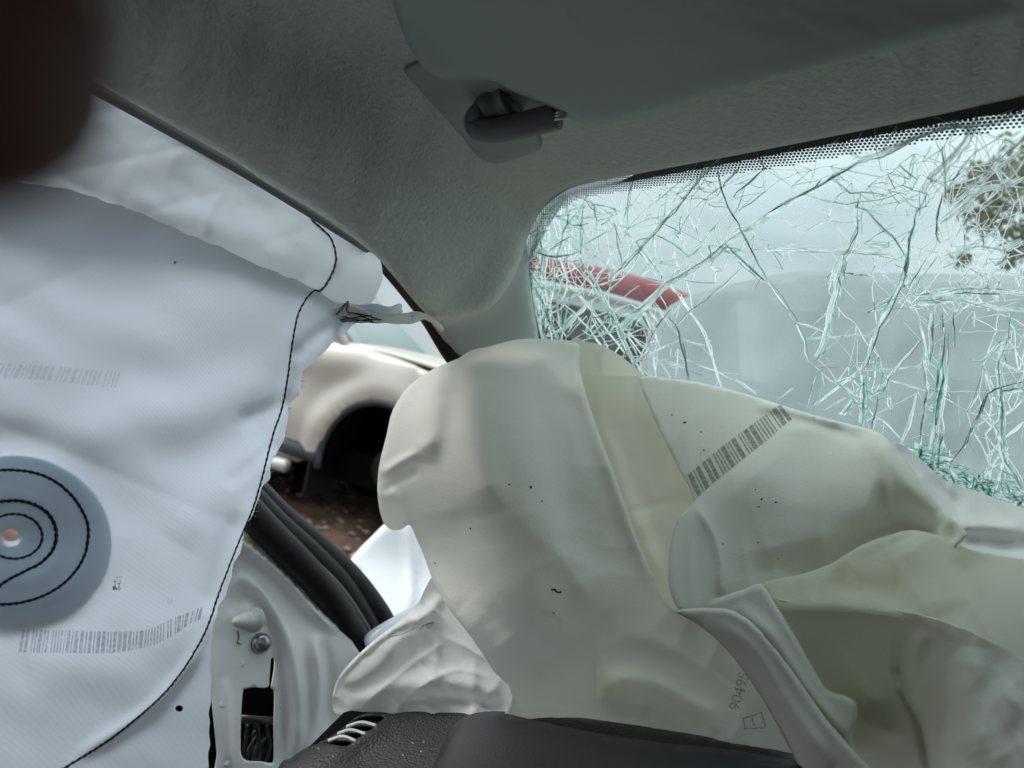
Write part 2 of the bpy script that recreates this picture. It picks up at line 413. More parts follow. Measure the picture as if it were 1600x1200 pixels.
def crack_mat(name, col, rough, glassfac, dcol):
    M = bpy.data.materials.new(name); M.use_nodes = True; t = M.node_tree; N = t.nodes; N.clear(); Lk = t.links.new
    out = N.new('ShaderNodeOutputMaterial'); g = N.new('ShaderNodeBsdfGlass'); g.inputs['Color'].default_value = (*col, 1)
    g.inputs['Roughness'].default_value = rough; g.inputs['IOR'].default_value = 1.5
    d = N.new('ShaderNodeBsdfDiffuse'); d.inputs[0].default_value = (*dcol, 1)
    tl = N.new('ShaderNodeBsdfTranslucent'); tl.inputs[0].default_value = (*dcol, 1)
    a = N.new('ShaderNodeMixShader'); a.inputs[0].default_value = .88; Lk(d.outputs[0], a.inputs[1]); Lk(tl.outputs[0], a.inputs[2])
    x = N.new('ShaderNodeMixShader'); x.inputs[0].default_value = glassfac; Lk(a.outputs[0], x.inputs[1]); Lk(g.outputs[0], x.inputs[2])
    Lk(x.outputs[0], out.inputs[0]); return M
GLASS = glass_mat()
CRACKS = [crack_mat('crack_white', (.95, 1, .98), .02, .12, (.96, .98, .975)),
          crack_mat('crack_clear', (.90, .98, .95), .0, .22, (.86, .95, .92)),
          crack_mat('crack_teal', (.55, .80, .73), .02, .25, (.40, .70, .62)),
          crack_mat('crack_dark', (.40, .52, .50), .03, .5, (.13, .20, .19)),
          facet_mat('facet_clear', (.93, .97, .96), .5, (.95, .98, .97)), facet_mat('facet_teal', (.78, .90, .87), .4, (.7, .88, .84))]

# ------------------------------------------------------------------ ground
def grid_ground():
    xs = np.concatenate([np.linspace(-120, -8, 12), np.linspace(-7.5, 4, 70), np.linspace(5, 120, 12)])
    ys = np.concatenate([np.linspace(-120, -3, 8), np.linspace(-2.5, 9, 70), np.linspace(10, 160, 12)])
    vs, fs = [], []
    for j, y in enumerate(ys):
        for i, x in enumerate(xs):
            near = abs(x) < 9 and -3 < y < 10
            z = (.02 * math.sin(x * 3.1 + y * 1.7) * math.sin(y * 2.3 - x) + .012 * RNG.randn()) if near else 0
            vs.append((x, y, z - .03))
    n = len(xs)
    for j in range(len(ys) - 1):
        for i in range(n - 1): fs.append((j * n + i, j * n + i + 1, (j + 1) * n + i + 1, (j + 1) * n + i))
    o = mesh_from('ground', vs, fs, MAT['soil']); o['kind'] = 'structure'
grid_ground()

# ------------------------------------------------------------------ the wrecked car we sit in
car = empty('wrecked_car', (0, 0.2, 0), 'white wrecked car seen from its passenger seat, with shattered windscreen, grey headliner and black dashboard', 'car')

gl_n = np.array([0, .43, .80]); GC = .368
gdep = plane_depth(gl_n, GC)
HL_CTL = [(-300, -300, .29), (0, 0, .385), (300, 100, .455), (450, 200, .52), (600, 350, .62), (450, 50, .46), (550, 50, .465),
          (700, 150, .515), (800, 250, .60), (850, 320, .685), (700, 400, .68), (750, 300, .64), (1000, 270, .572), (1000, 200, .49),
          (1200, 235, .478), (1600, 150, .37), (1600, 30, .29), (1200, 100, .37), (1600, -300, .2), (900, -300, .235), (600, -300, .26),
          (0, -300, .31), (580, 390, .625), (640, 460, .672), (690, 500, .72), (830, 380, .72), (770, 480, .725), (260, 190, .46), (420, 290, .54), (100, 120, .40), (1900, 60, .30)]
HL = Surf(HL_CTL, folds=[([(-100, -80), (150, 40), (400, 190), (580, 320), (720, 440)], 105, .036, 'bump'), ([(750, 262), (790, 300), (815, 345), (822, 385)], 16, -.006, 'bump'),
                         ([(560, 20), (640, 100), (720, 190), (770, 262)], 30, -.004, 'bump'),
                         ([(850, 330), (900, 300), (1000, 280), (1200, 245), (1500, 185)], 26, .006, 'bump')],
          noise=.0007, nscale=140, seed=3)
HL_OUT = [(-330, -60), (-150, -20), (0, 45), (140, 122), (262, 192), (370, 254), (420, 288), (500, 335), (578, 392), (612, 428), (640, 462), (664, 488),
          (690, 500), (722, 499), (768, 480), (800, 440), (816, 400), (826, 368), (845, 330), (872, 306), (905, 290), (1000, 271), (1200, 233),
          (1400, 193), (1600, 150), (1900, 80), (1950, -330), (1000, -330), (0, -330), (-330, -330)]
headliner = patch('headliner', HL_OUT, HL, MAT['headliner'], car, step=11, thick=.008, smooth=3, rnd=(16, .010))

# plastic pillar trim below the felt
PT = Surf([(640, 470, .70), (690, 500, .745), (840, 520, .83), (720, 560, .80), (830, 380, .76), (780, 560, .82), (830, 600, .86), (600, 400, .66)])
patch('pillar_trim', [(655, 470), (690, 480), (740, 460), (800, 400), (822, 370), (826, 420), (834, 480), (842, 530), (846, 600), (780, 640), (722, 575), (700, 540), (676, 508)],
      PT, MAT['pillar'], car, step=9, thick=.004, smooth=3, rnd=(26, .012))
# black seal that follows the pillar into the door opening
SEAL = [(572, 388, .665), (600, 412, .69), (640, 458, .73), (672, 500, .77), (700, 545, .80), (725, 580, .82), (745, 630, .84)]
sp_ = crom(SEAL, 6)
tube('pillar_seal', P(sp_[:, 0], sp_[:, 1], sp_[:, 2]), list(np.linspace(.007, .013, len(sp_))), MAT['rubber'], car, n=12)
sp2 = crom([(585, 388, .70), (625, 430, .73), (660, 472, .775), (690, 518, .80), (715, 560, .83)], 6)
tube('pillar_flange', P(sp2[:, 0], sp2[:, 1], sp2[:, 2]), .009, MAT['dark'], car, n=10)
sp2 = crom([(-200, -20, .41), (0, 60, .42), (140, 132, .445), (262, 200, .49), (372, 262, .54), (470, 322, .59), (575, 388, .655)], 6)
tube('roof_rail_lip', P(sp2[:, 0], sp2[:, 1], sp2[:, 2]), .005, MAT['rubberlip'], car, n=10)
# windscreen surround on the pillar
sp2 = crom([(812, 410, .80), (818, 440, .83), (826, 490, .88), (838, 540, .93), (850, 600, .98)], 6)
tube('windscreen_gasket', P(sp2[:, 0], sp2[:, 1], sp2[:, 2]), .009, MAT['rubber'], car, n=10)

# sun visor and the recess, shaded by a darker colour, with its pivot
VS = Surf([(900, 190, .475), (1600, 20, .262), (650, 95, .452), (1100, 0, .30), (1100, 150, .377), (600, -300, .25), (1700, -300, .19), (780, 130, .46), (900, 0, .342), (700, 0, .40)], noise=.0004, nscale=200, seed=5)
VS0 = VS
VS = Surf([], base=lambda u, v: np.minimum(VS0(u, v), HL(u, v) - .021))
VO = [(600, -60), (622, 30), (644, 82), (662, 106), (690, 123), (730, 125), (772, 127), (800, 142), (850, 163), (884, 181), (915, 192), (960, 192), (1020, 178),
      (1100, 153), (1250, 115), (1400, 77), (1600, 24), (1760, -20), (1800, -330), (560, -330)]
visor = patch('sun_visor', VO, VS, MAT['visor'], car, step=9, thick=.012, smooth=3, rnd=(20, .011))
RC = Surf([], base=lambda u, v: HL(u, v) - .0045)
patch('visor_recess', [(632, 112), (640, 100), (662, 96), (700, 100), (780, 110), (850, 150), (868, 176), (836, 205), (846, 216), (843, 234), (815, 245), (780, 255), (750, 248), (724, 216), (690, 178), (655, 140)],
      RC, MAT['recess'], car, step=6, thick=.0045, smooth=3, rnd=(7, .003))
def d_h(u, v): return float(HL(u, v)[0])
arm = [(758, 158, d_h(758, 158) - .006), (748, 172, d_h(748, 172) - .02), (742, 188, d_h(742, 188) - .03), (750, 200, .515), (775, 203, .51), (810, 197, .50), (850, 187, .49), (872, 181, .485)]
ap = crom(arm, 6)
arm_o = tube('visor_arm', P(ap[:, 0], ap[:, 1], ap[:, 2]), [.0062] * 7 + list(np.linspace(.007, .0098, 11)) + [.0095] * (len(ap) - 18), MAT['arm'], visor, n=16)
ap = crom([(800, 150, d_h(800, 150) - .001), (782, 158, d_h(782, 158) - .005), (764, 163, d_h(764, 163) - .012), (752, 170, d_h(752, 170) - .02)], 4)
tube('pivot_base', P(ap[:, 0], ap[:, 1], ap[:, 2]), list(np.linspace(.014, .0070, len(ap))), MAT['arm'], visor, n=24)
for k in range(3):
    q = crom([(866, 177 + k * 5, .478), (886, 173 + k * 4.6, .474)], 3)
    tube('metal_clip', P(q[:, 0], q[:, 1], q[:, 2]), .0011, MAT['clip'], visor, n=8)

# windscreen: pane, printed frit band, cracks
ws = patch('windscreen', [(790, 480), (815, 380), (850, 308), (900, 278), (1000, 256), (1200, 216), (1600, 132), (1950, 55), (2000, 980), (1600, 880), (1300, 760), (1000, 680), (800, 640)],
           gdep, GLASS, car, step=40, thick=0, smooth=0)
e1 = np.array([1.0, 0, 0]); e2 = np.cross(gl_n / np.linalg.norm(gl_n), e1)
GN = gl_n / np.linalg.norm(gl_n)               # points up and out of the car
def gpt(u, v, off=0.0):
    return P(u, v, gdep(u, v)) - GN * off
TOP = np.array([(822, 470), (826, 420), (834, 375), (846, 338), (870, 312), (905, 294), (1000, 274), (1100, 254), (1200, 231), (1300, 209), (1400, 186), (1500, 163), (1600, 140), (1750, 104)], float)
MID = np.array([(824, 470), (828, 420), (837, 376), (850, 340), (873, 315), (908, 297), (1003, 279), (1100, 261), (1200, 242), (1300, 223), (1400, 204), (1500, 186), (1600, 170), (1750, 138)], float)
BOT = np.array([0, -8.]) + np.array([(830, 470), (836, 422), (848, 382), (863, 350), (885, 330), (918, 315), (1010, 301), (1105, 285), (1205, 270), (1305, 253), (1405, 235), (1505, 219), (1605, 204), (1755, 175)], float)
TOPc, MIDc, BOTc = crom(TOP, 8), crom(MID, 8), crom(BOT, 8)
TOP0 = MIDc + (TOPc + np.array([-3, -16.]) - MIDc) * np.clip((TOPc[:, :1] - 960) / 70, 0, 1)
vs = np.vstack([gpt(TOP0[:, 0], TOP0[:, 1], .0012), gpt(MIDc[:, 0], MIDc[:, 1], .0012)]); n_ = len(TOPc)
mesh_from('frit_band', vs, [(i, i + 1, n_ + i + 1, n_ + i) for i in range(n_ - 1)], MAT['fritblack'], ws)
def frit_dots():
    sp = .0028; vs, fs = [], []
    reg = np.vstack([MIDc + np.array([-8., -13.]) * (1 - np.clip((MIDc[:, :1] - 960) / 70, 0, 1)) - [0, 2], BOTc[::-1]])
    A = gpt(reg[:, 0], reg[:, 1]); A2 = np.stack([(A - EYE) @ e1, (A - EYE) @ e2], 1)
    lo, hi = A2.min(0), A2.max(0)
    gx, gy = np.meshgrid(np.arange(lo[0], hi[0], sp), np.arange(lo[1], hi[1], sp * .866)); gx[1::2] += sp / 2
    g = np.stack([gx.ravel(), gy.ravel()], 1)
    g = g[inside(g, A2)]
    Mi = gpt(MIDc[:, 0], MIDc[:, 1]); M2 = np.stack([(Mi - EYE) @ e1, (Mi - EYE) @ e2], 1)
    Bo = gpt(BOTc[:, 0], BOTc[:, 1]); B2 = np.stack([(Bo - EYE) @ e1, (Bo - EYE) @ e2], 1)
    dm = seg_dist(g, M2)[0]; db = seg_dist(g, B2)[0]; t = dm / (dm + db + 1e-9)
    o3 = EYE + GN * (GC / np.linalg.norm(gl_n)) - GN * .0011
    for (x, y), tt in zip(g, t):
        r = sp * (.50 - .19 * tt); b0 = len(vs)
        for k in range(7):
            a = k * 2 * math.pi / 7; vs.append(o3 + e1 * (x + r * math.cos(a)) + e2 * (y + r * math.sin(a)))
        fs.append(tuple(range(b0, b0 + 7)))
    o = mesh_from('frit_dots', vs, fs, MAT['fritblack'], ws, smooth=False); o['kind'] = 'stuff'
frit_dots()

T3 = lambda p: [(800 + x / 4, 140 + y / 4) for x, y in p]
T4 = lambda p: [(1200 + x / 4, 140 + y / 4) for x, y in p]
T5 = lambda p: [(800 + x / 4, 340 + y / 4) for x, y in p]
T6 = lambda p: [(1200 + x / 4, 400 + y / 4) for x, y in p]
T7 = lambda p: [(1300 + x * .1875, 600 + y * .1875) for x, y in p]
CR = []   # (polyline, strength 0..3, material weights white/clear/teal/dark)
def C(T, p, s=1, w=(.35, .35, .1, .2)): CR.append((np.array(T(p), float), s, w))
WH = (.88, .10, 0, .02); TE = (.46, .2, .29, .05); DK = (.42, .18, .15, .25); MXD = (.60, .2, .1, .10)
C(T3, [(1330,400),(1280,450),(1200,520),(1100,640),(1030,730),(940,830),(870,910),(800,990),(720,1070),(620,1170)], 3, MXD)
C(T3, [(440,640),(520,720),(620,820),(700,880),(800,980),(880,1080),(930,1150)], 3, MXD)
C(T3, [(430,650),(520,760),(560,770),(590,880),(610,1000),(640,1150)], 1)
C(T3, [(520,760),(500,890),(540,1040),(570,1120)], 1)
C(T3, [(760,560),(740,640),(720,760),(700,840)], 2, DK); C(T3, [(745,640),(728,760),(715,880)], 1)
C(T3, [(880,520),(960,600),(1060,670)], 2, WH); C(T3, [(890,530),(980,640),(1020,690)], 1, WH)
C(T3, [(760,670),(830,760),(900,825)], 1, WH); C(T3, [(740,855),(830,855),(930,825)], 1)
C(T3, [(1280,450),(1310,620),(1350,720),(1390,790),(1430,860),(1480,960),(1540,1080),(1600,1190)], 2, DK)
C(T3, [(1390,770),(1500,700),(1600,620)], 1, DK)
C(T3, [(1600,770),(1500,840),(1400,880),(1330,960),(1240,1040),(1140,1100),(1040,1160),(960,1200)], 3, MXD)
C(T3, [(1360,760),(1280,840),(1180,960),(1090,1040)], 2, TE)
C(T3, [(1340,960),(1420,1040),(1500,1120),(1580,1190)], 3, DK)
C(T3, [(1600,470),(1540,520),(1450,600),(1360,700)], 2); C(T3, [(1460,600),(1420,720),(1380,790)], 1)
C(T3, [(1130,640),(1110,760),(1060,870),(1000,960)], 1); C(T3, [(1240,650),(1180,700),(1100,790),(1040,890),(1000,970)], 1)
C(T3, [(1060,780),(1050,880)], 2, DK); C(T3, [(890,900),(960,930),(1040,970),(1110,1040)], 2, DK)
C(T3, [(450,720),(430,860),(440,980),(420,1050),(520,1190)], 2, TE); C(T3, [(340,660),(280,760),(210,880),(140,990),(100,1080)], 3, TE)
C(T3, [(220,740),(300,800),(400,850),(480,830)], 2, TE); C(T3, [(370,690),(340,840),(300,980),(250,1080)], 2, TE)
C(T3, [(600,880),(520,920),(450,970)], 1); C(T3, [(640,830),(660,940),(680,1040),(690,1090)], 1, DK)
C(T3, [(940,830),(1030,870),(1060,900)], 1); C(T3, [(1500,970),(1600,990)], 1, WH)
C(T3, [(1320,580),(1340,620)], 1); C(T3, [(1230,710),(1280,735),(1340,730)], 1, DK); C(T3, [(1390,590),(1470,580),(1560,620),(1590,560)], 1, DK)
C(T3, [(200,820),(180,940),(190,1060),(160,1180)], 2, TE); C(T3, [(110,1000),(200,1040),(330,1040),(420,1010)], 2, TE)
C(T3, [(150,900),(240,960),(300,1060),(350,1190)], 2, TE); C(T3, [(480,640),(420,760),(330,860),(260,1000)], 2, TE)
C(T3, [(1130,560),(1180,620),(1240,650),(1300,600)], 2); C(T3, [(1200,540),(1250,620),(1310,660)], 2, WH)
C(T4, [(0,770),(100,710),(240,640),(370,570),(480,500),(580,440)], 3, MXD)
C(T4, [(580,440),(700,400),(800,360),(900,300),(1040,240),(1150,210),(1290,220),(1400,200),(1500,160),(1600,110)], 3.6, WH)
C(T4, [(590,420),(720,380),(830,335),(930,290),(1050,255),(1180,225)], 3, WH)
C(T4, [(580,430),(500,360),(430,320)], 2, WH); C(T4, [(580,430),(480,380),(390,350)], 2, WH)
C(T4, [(470,270),(400,340),(320,390)], 2, WH); C(T4, [(600,240),(560,310),(530,350)], 1, WH); C(T4, [(840,190),(780,280),(720,360)], 2, WH)
C(T4, [(270,310),(320,360),(330,300)], 1, WH); C(T4, [(170,340),(90,410)], 1, WH)
C(T4, [(1040,150),(1050,210)], 1, WH); C(T4, [(1320,90),(1290,210),(1220,340),(1120,450),(1020,550),(960,640)], 3, MXD)
C(T4, [(1440,300),(1300,380),(1200,500),(1110,640)], 2, WH)
C(T4, [(1600,300),(1480,400),(1380,520),(1270,610),(1130,720)], 2, MXD); C(T4, [(1600,360),(1450,480),(1330,590)], 2)
C(T4, [(1600,540),(1480,600),(1330,620),(1200,740),(1080,830)], 3.4, WH)
C(T4, [(240,650),(370,690),(480,700),(600,690),(720,660),(800,630),(900,600),(1000,640)], 2, MXD)
C(T4, [(420,560),(520,640),(640,640),(760,660)], 2, DK); C(T4, [(800,630),(860,700),(930,740),(1000,720)], 2, DK)
C(T4, [(930,740),(920,820),(880,940),(870,1040),(850,1200)], 3, MXD); C(T4, [(570,680),(560,800),(570,880),(530,980),(480,1060),(440,1200)], 3, MXD)
C(T4, [(600,740),(660,800),(730,880),(800,940),(860,1040)], 2, DK)
C(T4, [(0,990),(120,990),(260,995),(420,1000),(560,1000),(680,1010),(840,1050)], 3, WH); C(T4, [(0,966),(200,966),(500,985)], 1, WH)
C(T4, [(600,960),(760,970)], 3, DK); C(T4, [(600,960),(700,890),(800,850)], 1); C(T4, [(1100,640),(1070,760),(1060,900),(1080,950)], 2, DK)
C(T4, [(1110,640),(1100,450),(1090,350)], 2); C(T4, [(1000,640),(960,720),(930,780)], 2, MXD)
C(T4, [(1060,830),(1050,980),(990,1080),(950,1160)], 2, MXD)
C(T4, [(1600,940),(1480,1000),(1300,970),(1200,1000),(1130,1020)], 3, WH); C(T4, [(1340,920),(1250,980)], 2, WH)
C(T4, [(1600,600),(1500,680),(1430,780),(1380,870)], 2); C(T4, [(150,460),(200,530),(290,590)], 1, DK)
C(T4, [(0,620),(80,560),(220,510),(340,480),(440,460)], 1); C(T4, [(360,700),(370,780),(430,850),(510,950)], 1, WH)
C(T4, [(530,1030),(640,1160)], 1); C(T4, [(640,1160),(480,1140)], 2, DK); C(T4, [(650,1150),(680,1070),(720,1020)], 1)
C(T4, [(750,520),(770,580),(800,620)], 1, DK); C(T4, [(850,510),(860,590)], 1); C(T4, [(820,460),(880,520),(940,560)], 2, WH)
C(T4, [(620,600),(700,570),(760,580),(800,620)], 1); C(T4, [(1380,1040),(1440,1110),(1500,1020)], 2, DK); C(T4, [(1350,920),(1350,1000)], 1, DK)
C(T4, [(1150,980),(1210,850),(1260,760),(1300,650)], 1); C(T4, [(1020,30+320),(970,440)], 1, DK)
C(T4, [(1110,620),(1300,600),(1460,590),(1600,570)], 1)
C(T5, [(420,240),(480,340),(540,420),(600,540),(660,650),(700,760),(760,880),(810,960)], 3, TE)
C(T5, [(405,280),(500,410),(560,500),(620,620)], 2, TE)
C(T5, [(1330,160),(1250,230),(1100,330),(980,400),(860,520),(760,610),(680,690)], 3, TE)
C(T5, [(360,420),(430,500),(520,600),(610,720),(700,840),(780,920)], 2, WH); C(T5, [(310,520),(400,600),(480,690),(560,790),(640,900)], 2, WH)
C(T5, [(280,640),(340,740)], 2, WH); C(T5, [(500,520),(420,600),(330,700)], 3, TE); C(T5, [(470,610),(350,740)], 2, TE)
C(T5, [(950,390),(1050,490),(1110,590),(1190,700),(1230,800),(1270,950),(1310,1060)], 2, WH)
C(T5, [(1440,310),(1330,420),(1200,520),(1110,590),(1020,680)], 2, DK); C(T5, [(980,620),(1040,690),(1060,780),(1080,890),(1100,1010)], 2, DK)
C(T5, [(1060,750),(1150,780),(1220,795)], 2, WH); C(T5, [(1050,760),(950,800),(860,860)], 2, WH)
C(T5, [(1030,860),(1150,910),(1280,960),(1400,1020),(1530,1100)], 2, WH); C(T5, [(910,885),(1000,910),(1080,935)], 2, WH)
C(T5, [(910,840),(895,990)], 1, DK); C(T5, [(1040,820),(1020,1000)], 1, DK)
C(T5, [(120,350),(180,520),(240,640),(300,750)], 2, TE); C(T5, [(230,560),(200,640),(210,750)], 3, TE); C(T5, [(140,450),(170,600),(180,740)], 3.4, TE)
C(T5, [(270,380),(240,540),(230,700)], 2, TE); C(T5, [(870,520),(930,590),(990,680)], 2, WH); C(T5, [(1000,560),(900,680),(840,820)], 1)
C(T5, [(860,580),(920,660)], 2, TE); C(T5, [(640,540),(720,480),(800,420)], 1, WH); C(T5, [(660,610),(760,590),(840,530)], 2, WH)
C(T5, [(690,660),(780,760),(830,810)], 2, WH); C(T5, [(780,790),(860,800),(820,860)], 1, WH); C(T5, [(560,420),(640,380),(760,260)], 2, TE)
C(T5, [(530,380),(640,250)], 2, TE); C(T5, [(620,450),(680,390)], 1, WH); C(T5, [(330,330),(280,520),(300,680)], 2, TE)
C(T5, [(170,400),(240,470),(310,420)], 1, WH); C(T5, [(440,700),(520,760),(580,700)], 1, TE); C(T5, [(470,760),(620,620)], 2, TE)
C(T5, [(920,470),(970,560)], 1, WH); C(T5, [(980,420),(1060,500)], 2, WH); C(T5, [(760,900),(850,830)], 1, WH); C(T5, [(700,820),(760,940)], 2)
C(T6, [(0,160),(80,270),(160,390),(220,520),(240,640),(300,690)], 2, TE); C(T6, [(0,180),(170,400),(300,560),(330,570)], 1, DK)
C(T6, [(160,400),(280,440),(370,470)], 2, WH); C(T6, [(250,520),(360,505),(480,500),(620,490),(650,510)], 2, WH)
C(T6, [(500,0),(440,170),(400,330),(370,480),(350,580),(310,640)], 3, MXD); C(T6, [(450,0),(400,100),(380,210)], 2, DK)
C(T6, [(870,0),(840,120),(780,250),(700,420),(650,530),(600,680),(570,710)], 3, MXD)
C(T6, [(1000,0),(940,100),(880,220)], 2); C(T6, [(1060,0),(970,120),(920,250)], 2, MXD)
C(T6, [(880,250),(930,350),(970,490),(1000,640)], 2); C(T6, [(970,510),(870,630),(760,760),(720,840),(640,880)], 2, DK)
C(T6, [(580,710),(720,710),(960,690)], 2, WH); C(T6, [(580,710),(440,820),(280,940)], 2, WH)
C(T6, [(300,690),(390,780),(450,800),(560,870),(650,980),(740,1040),(840,1150)], 2, WH)
C(T6, [(330,700),(330,850),(280,930)], 2, TE); C(T6, [(300,750),(250,930)], 1, DK); C(T6, [(760,770),(870,800),(990,840)], 2, WH)
C(T6, [(970,560),(980,700),(1000,840),(970,1000),(950,1200)], 2, DK); C(T6, [(1110,480),(1100,600),(1050,830)], 2, DK)
C(T6, [(1100,560),(1100,740),(1060,960),(1030,1200)], 3, DK); C(T6, [(1130,480),(1120,800),(1090,1000),(1100,1200)], 1)
C(T6, [(1020,350),(1010,480),(1020,560),(1000,660)], 3, DK); C(T6, [(1090,350),(1100,480)], 2, DK); C(T6, [(1160,350),(1170,560)], 2, DK)
C(T6, [(1050,290),(1030,370)], 1); C(T6, [(930,290),(1050,280),(1180,260),(1300,290),(1440,320),(1600,330)], 3, MXD)
C(T6, [(900,240),(1050,240),(1200,200),(1400,200),(1600,220)], 3, MXD); C(T6, [(930,860),(890,1040),(830,1180)], 2, DK)
C(T6, [(690,870),(650,1080)], 1, DK); C(T6, [(540,880),(620,1000)], 2, WH); C(T6, [(600,750),(600,900),(590,1050)], 3, TE)
C(T6, [(1530,460),(1420,570),(1340,660),(1290,650)], 2, MXD); C(T6, [(1350,690),(1410,820)], 2); C(T6, [(1500,360),(1540,450),(1600,510)], 2, MXD)
C(T6, [(1500,520),(1440,680),(1460,820),(1470,960),(1460,1100),(1480,1200)], 3, DK)
C(T6, [(1600,780),(1480,810),(1380,840),(1330,980),(1280,1100),(1230,1200)], 2, DK); C(T6, [(1400,630),(1500,680),(1600,720)], 2, WH)
C(T6, [(1400,600),(1570,560)], 2, WH); C(T6, [(1600,890),(1540,950),(1440,1010)], 2, WH); C(T6, [(1340,1000),(1440,1100)], 2, WH); C(T6, [(1600,1030),(1480,1130)], 2, WH)
C(T6, [(980,950),(1050,970)], 2, WH); C(T6, [(970,1110),(1020,1120)], 2, DK); C(T6, [(990,900),(1050,830),(1080,820)], 1, WH)
C(T6, [(1190,870),(1200,1060)], 1, DK); C(T6, [(1290,340),(1290,440)], 1, WH); C(T6, [(430,310),(480,370),(550,420)], 1, WH)
C(T6, [(660,100),(650,190),(680,420)], 1, WH); C(T6, [(1200,470),(1520,455)], 1, WH); C(T6, [(60,890),(160,820)], 1, WH)
C(T6, [(350,960),(490,880)], 2, TE); C(T6, [(470,980),(540,890)], 3, TE); C(T6, [(1460,840),(1600,820)], 3, TE); C(T6, [(1380,840),(1450,880)], 2, TE)
C(T7, [(520,480),(700,530),(850,570),(1000,600)], 3, TE); C(T7, [(740,650),(820,690),(960,700),(1100,740),(1180,870)], 2, WH)
C(T7, [(1300,40),(1240,220),(1120,480),(1000,640)], 2, DK); C(T7, [(1410,480),(1450,640),(1530,760),(1590,880)], 3, TE)
C(T7, [(1090,740),(1220,850),(1340,680)], 2, WH); C(T7, [(1340,930),(1480,970),(1600,1000)], 3, WH); C(T7, [(1330,700),(1310,900)], 2, TE)
C(T7, [(1400,480),(1280,620)], 2, MXD); C(T7, [(1480,940),(1600,910)], 2, WH); C(T7, [(1380,690),(1490,740),(1590,860)], 2, TE)
C(T7, [(930,360),(900,560),(880,700)], 2, TE); C(T7, [(840,480),(850,600),(845,700)], 2, TE); C(T7, [(740,500),(720,650)], 3, TE)

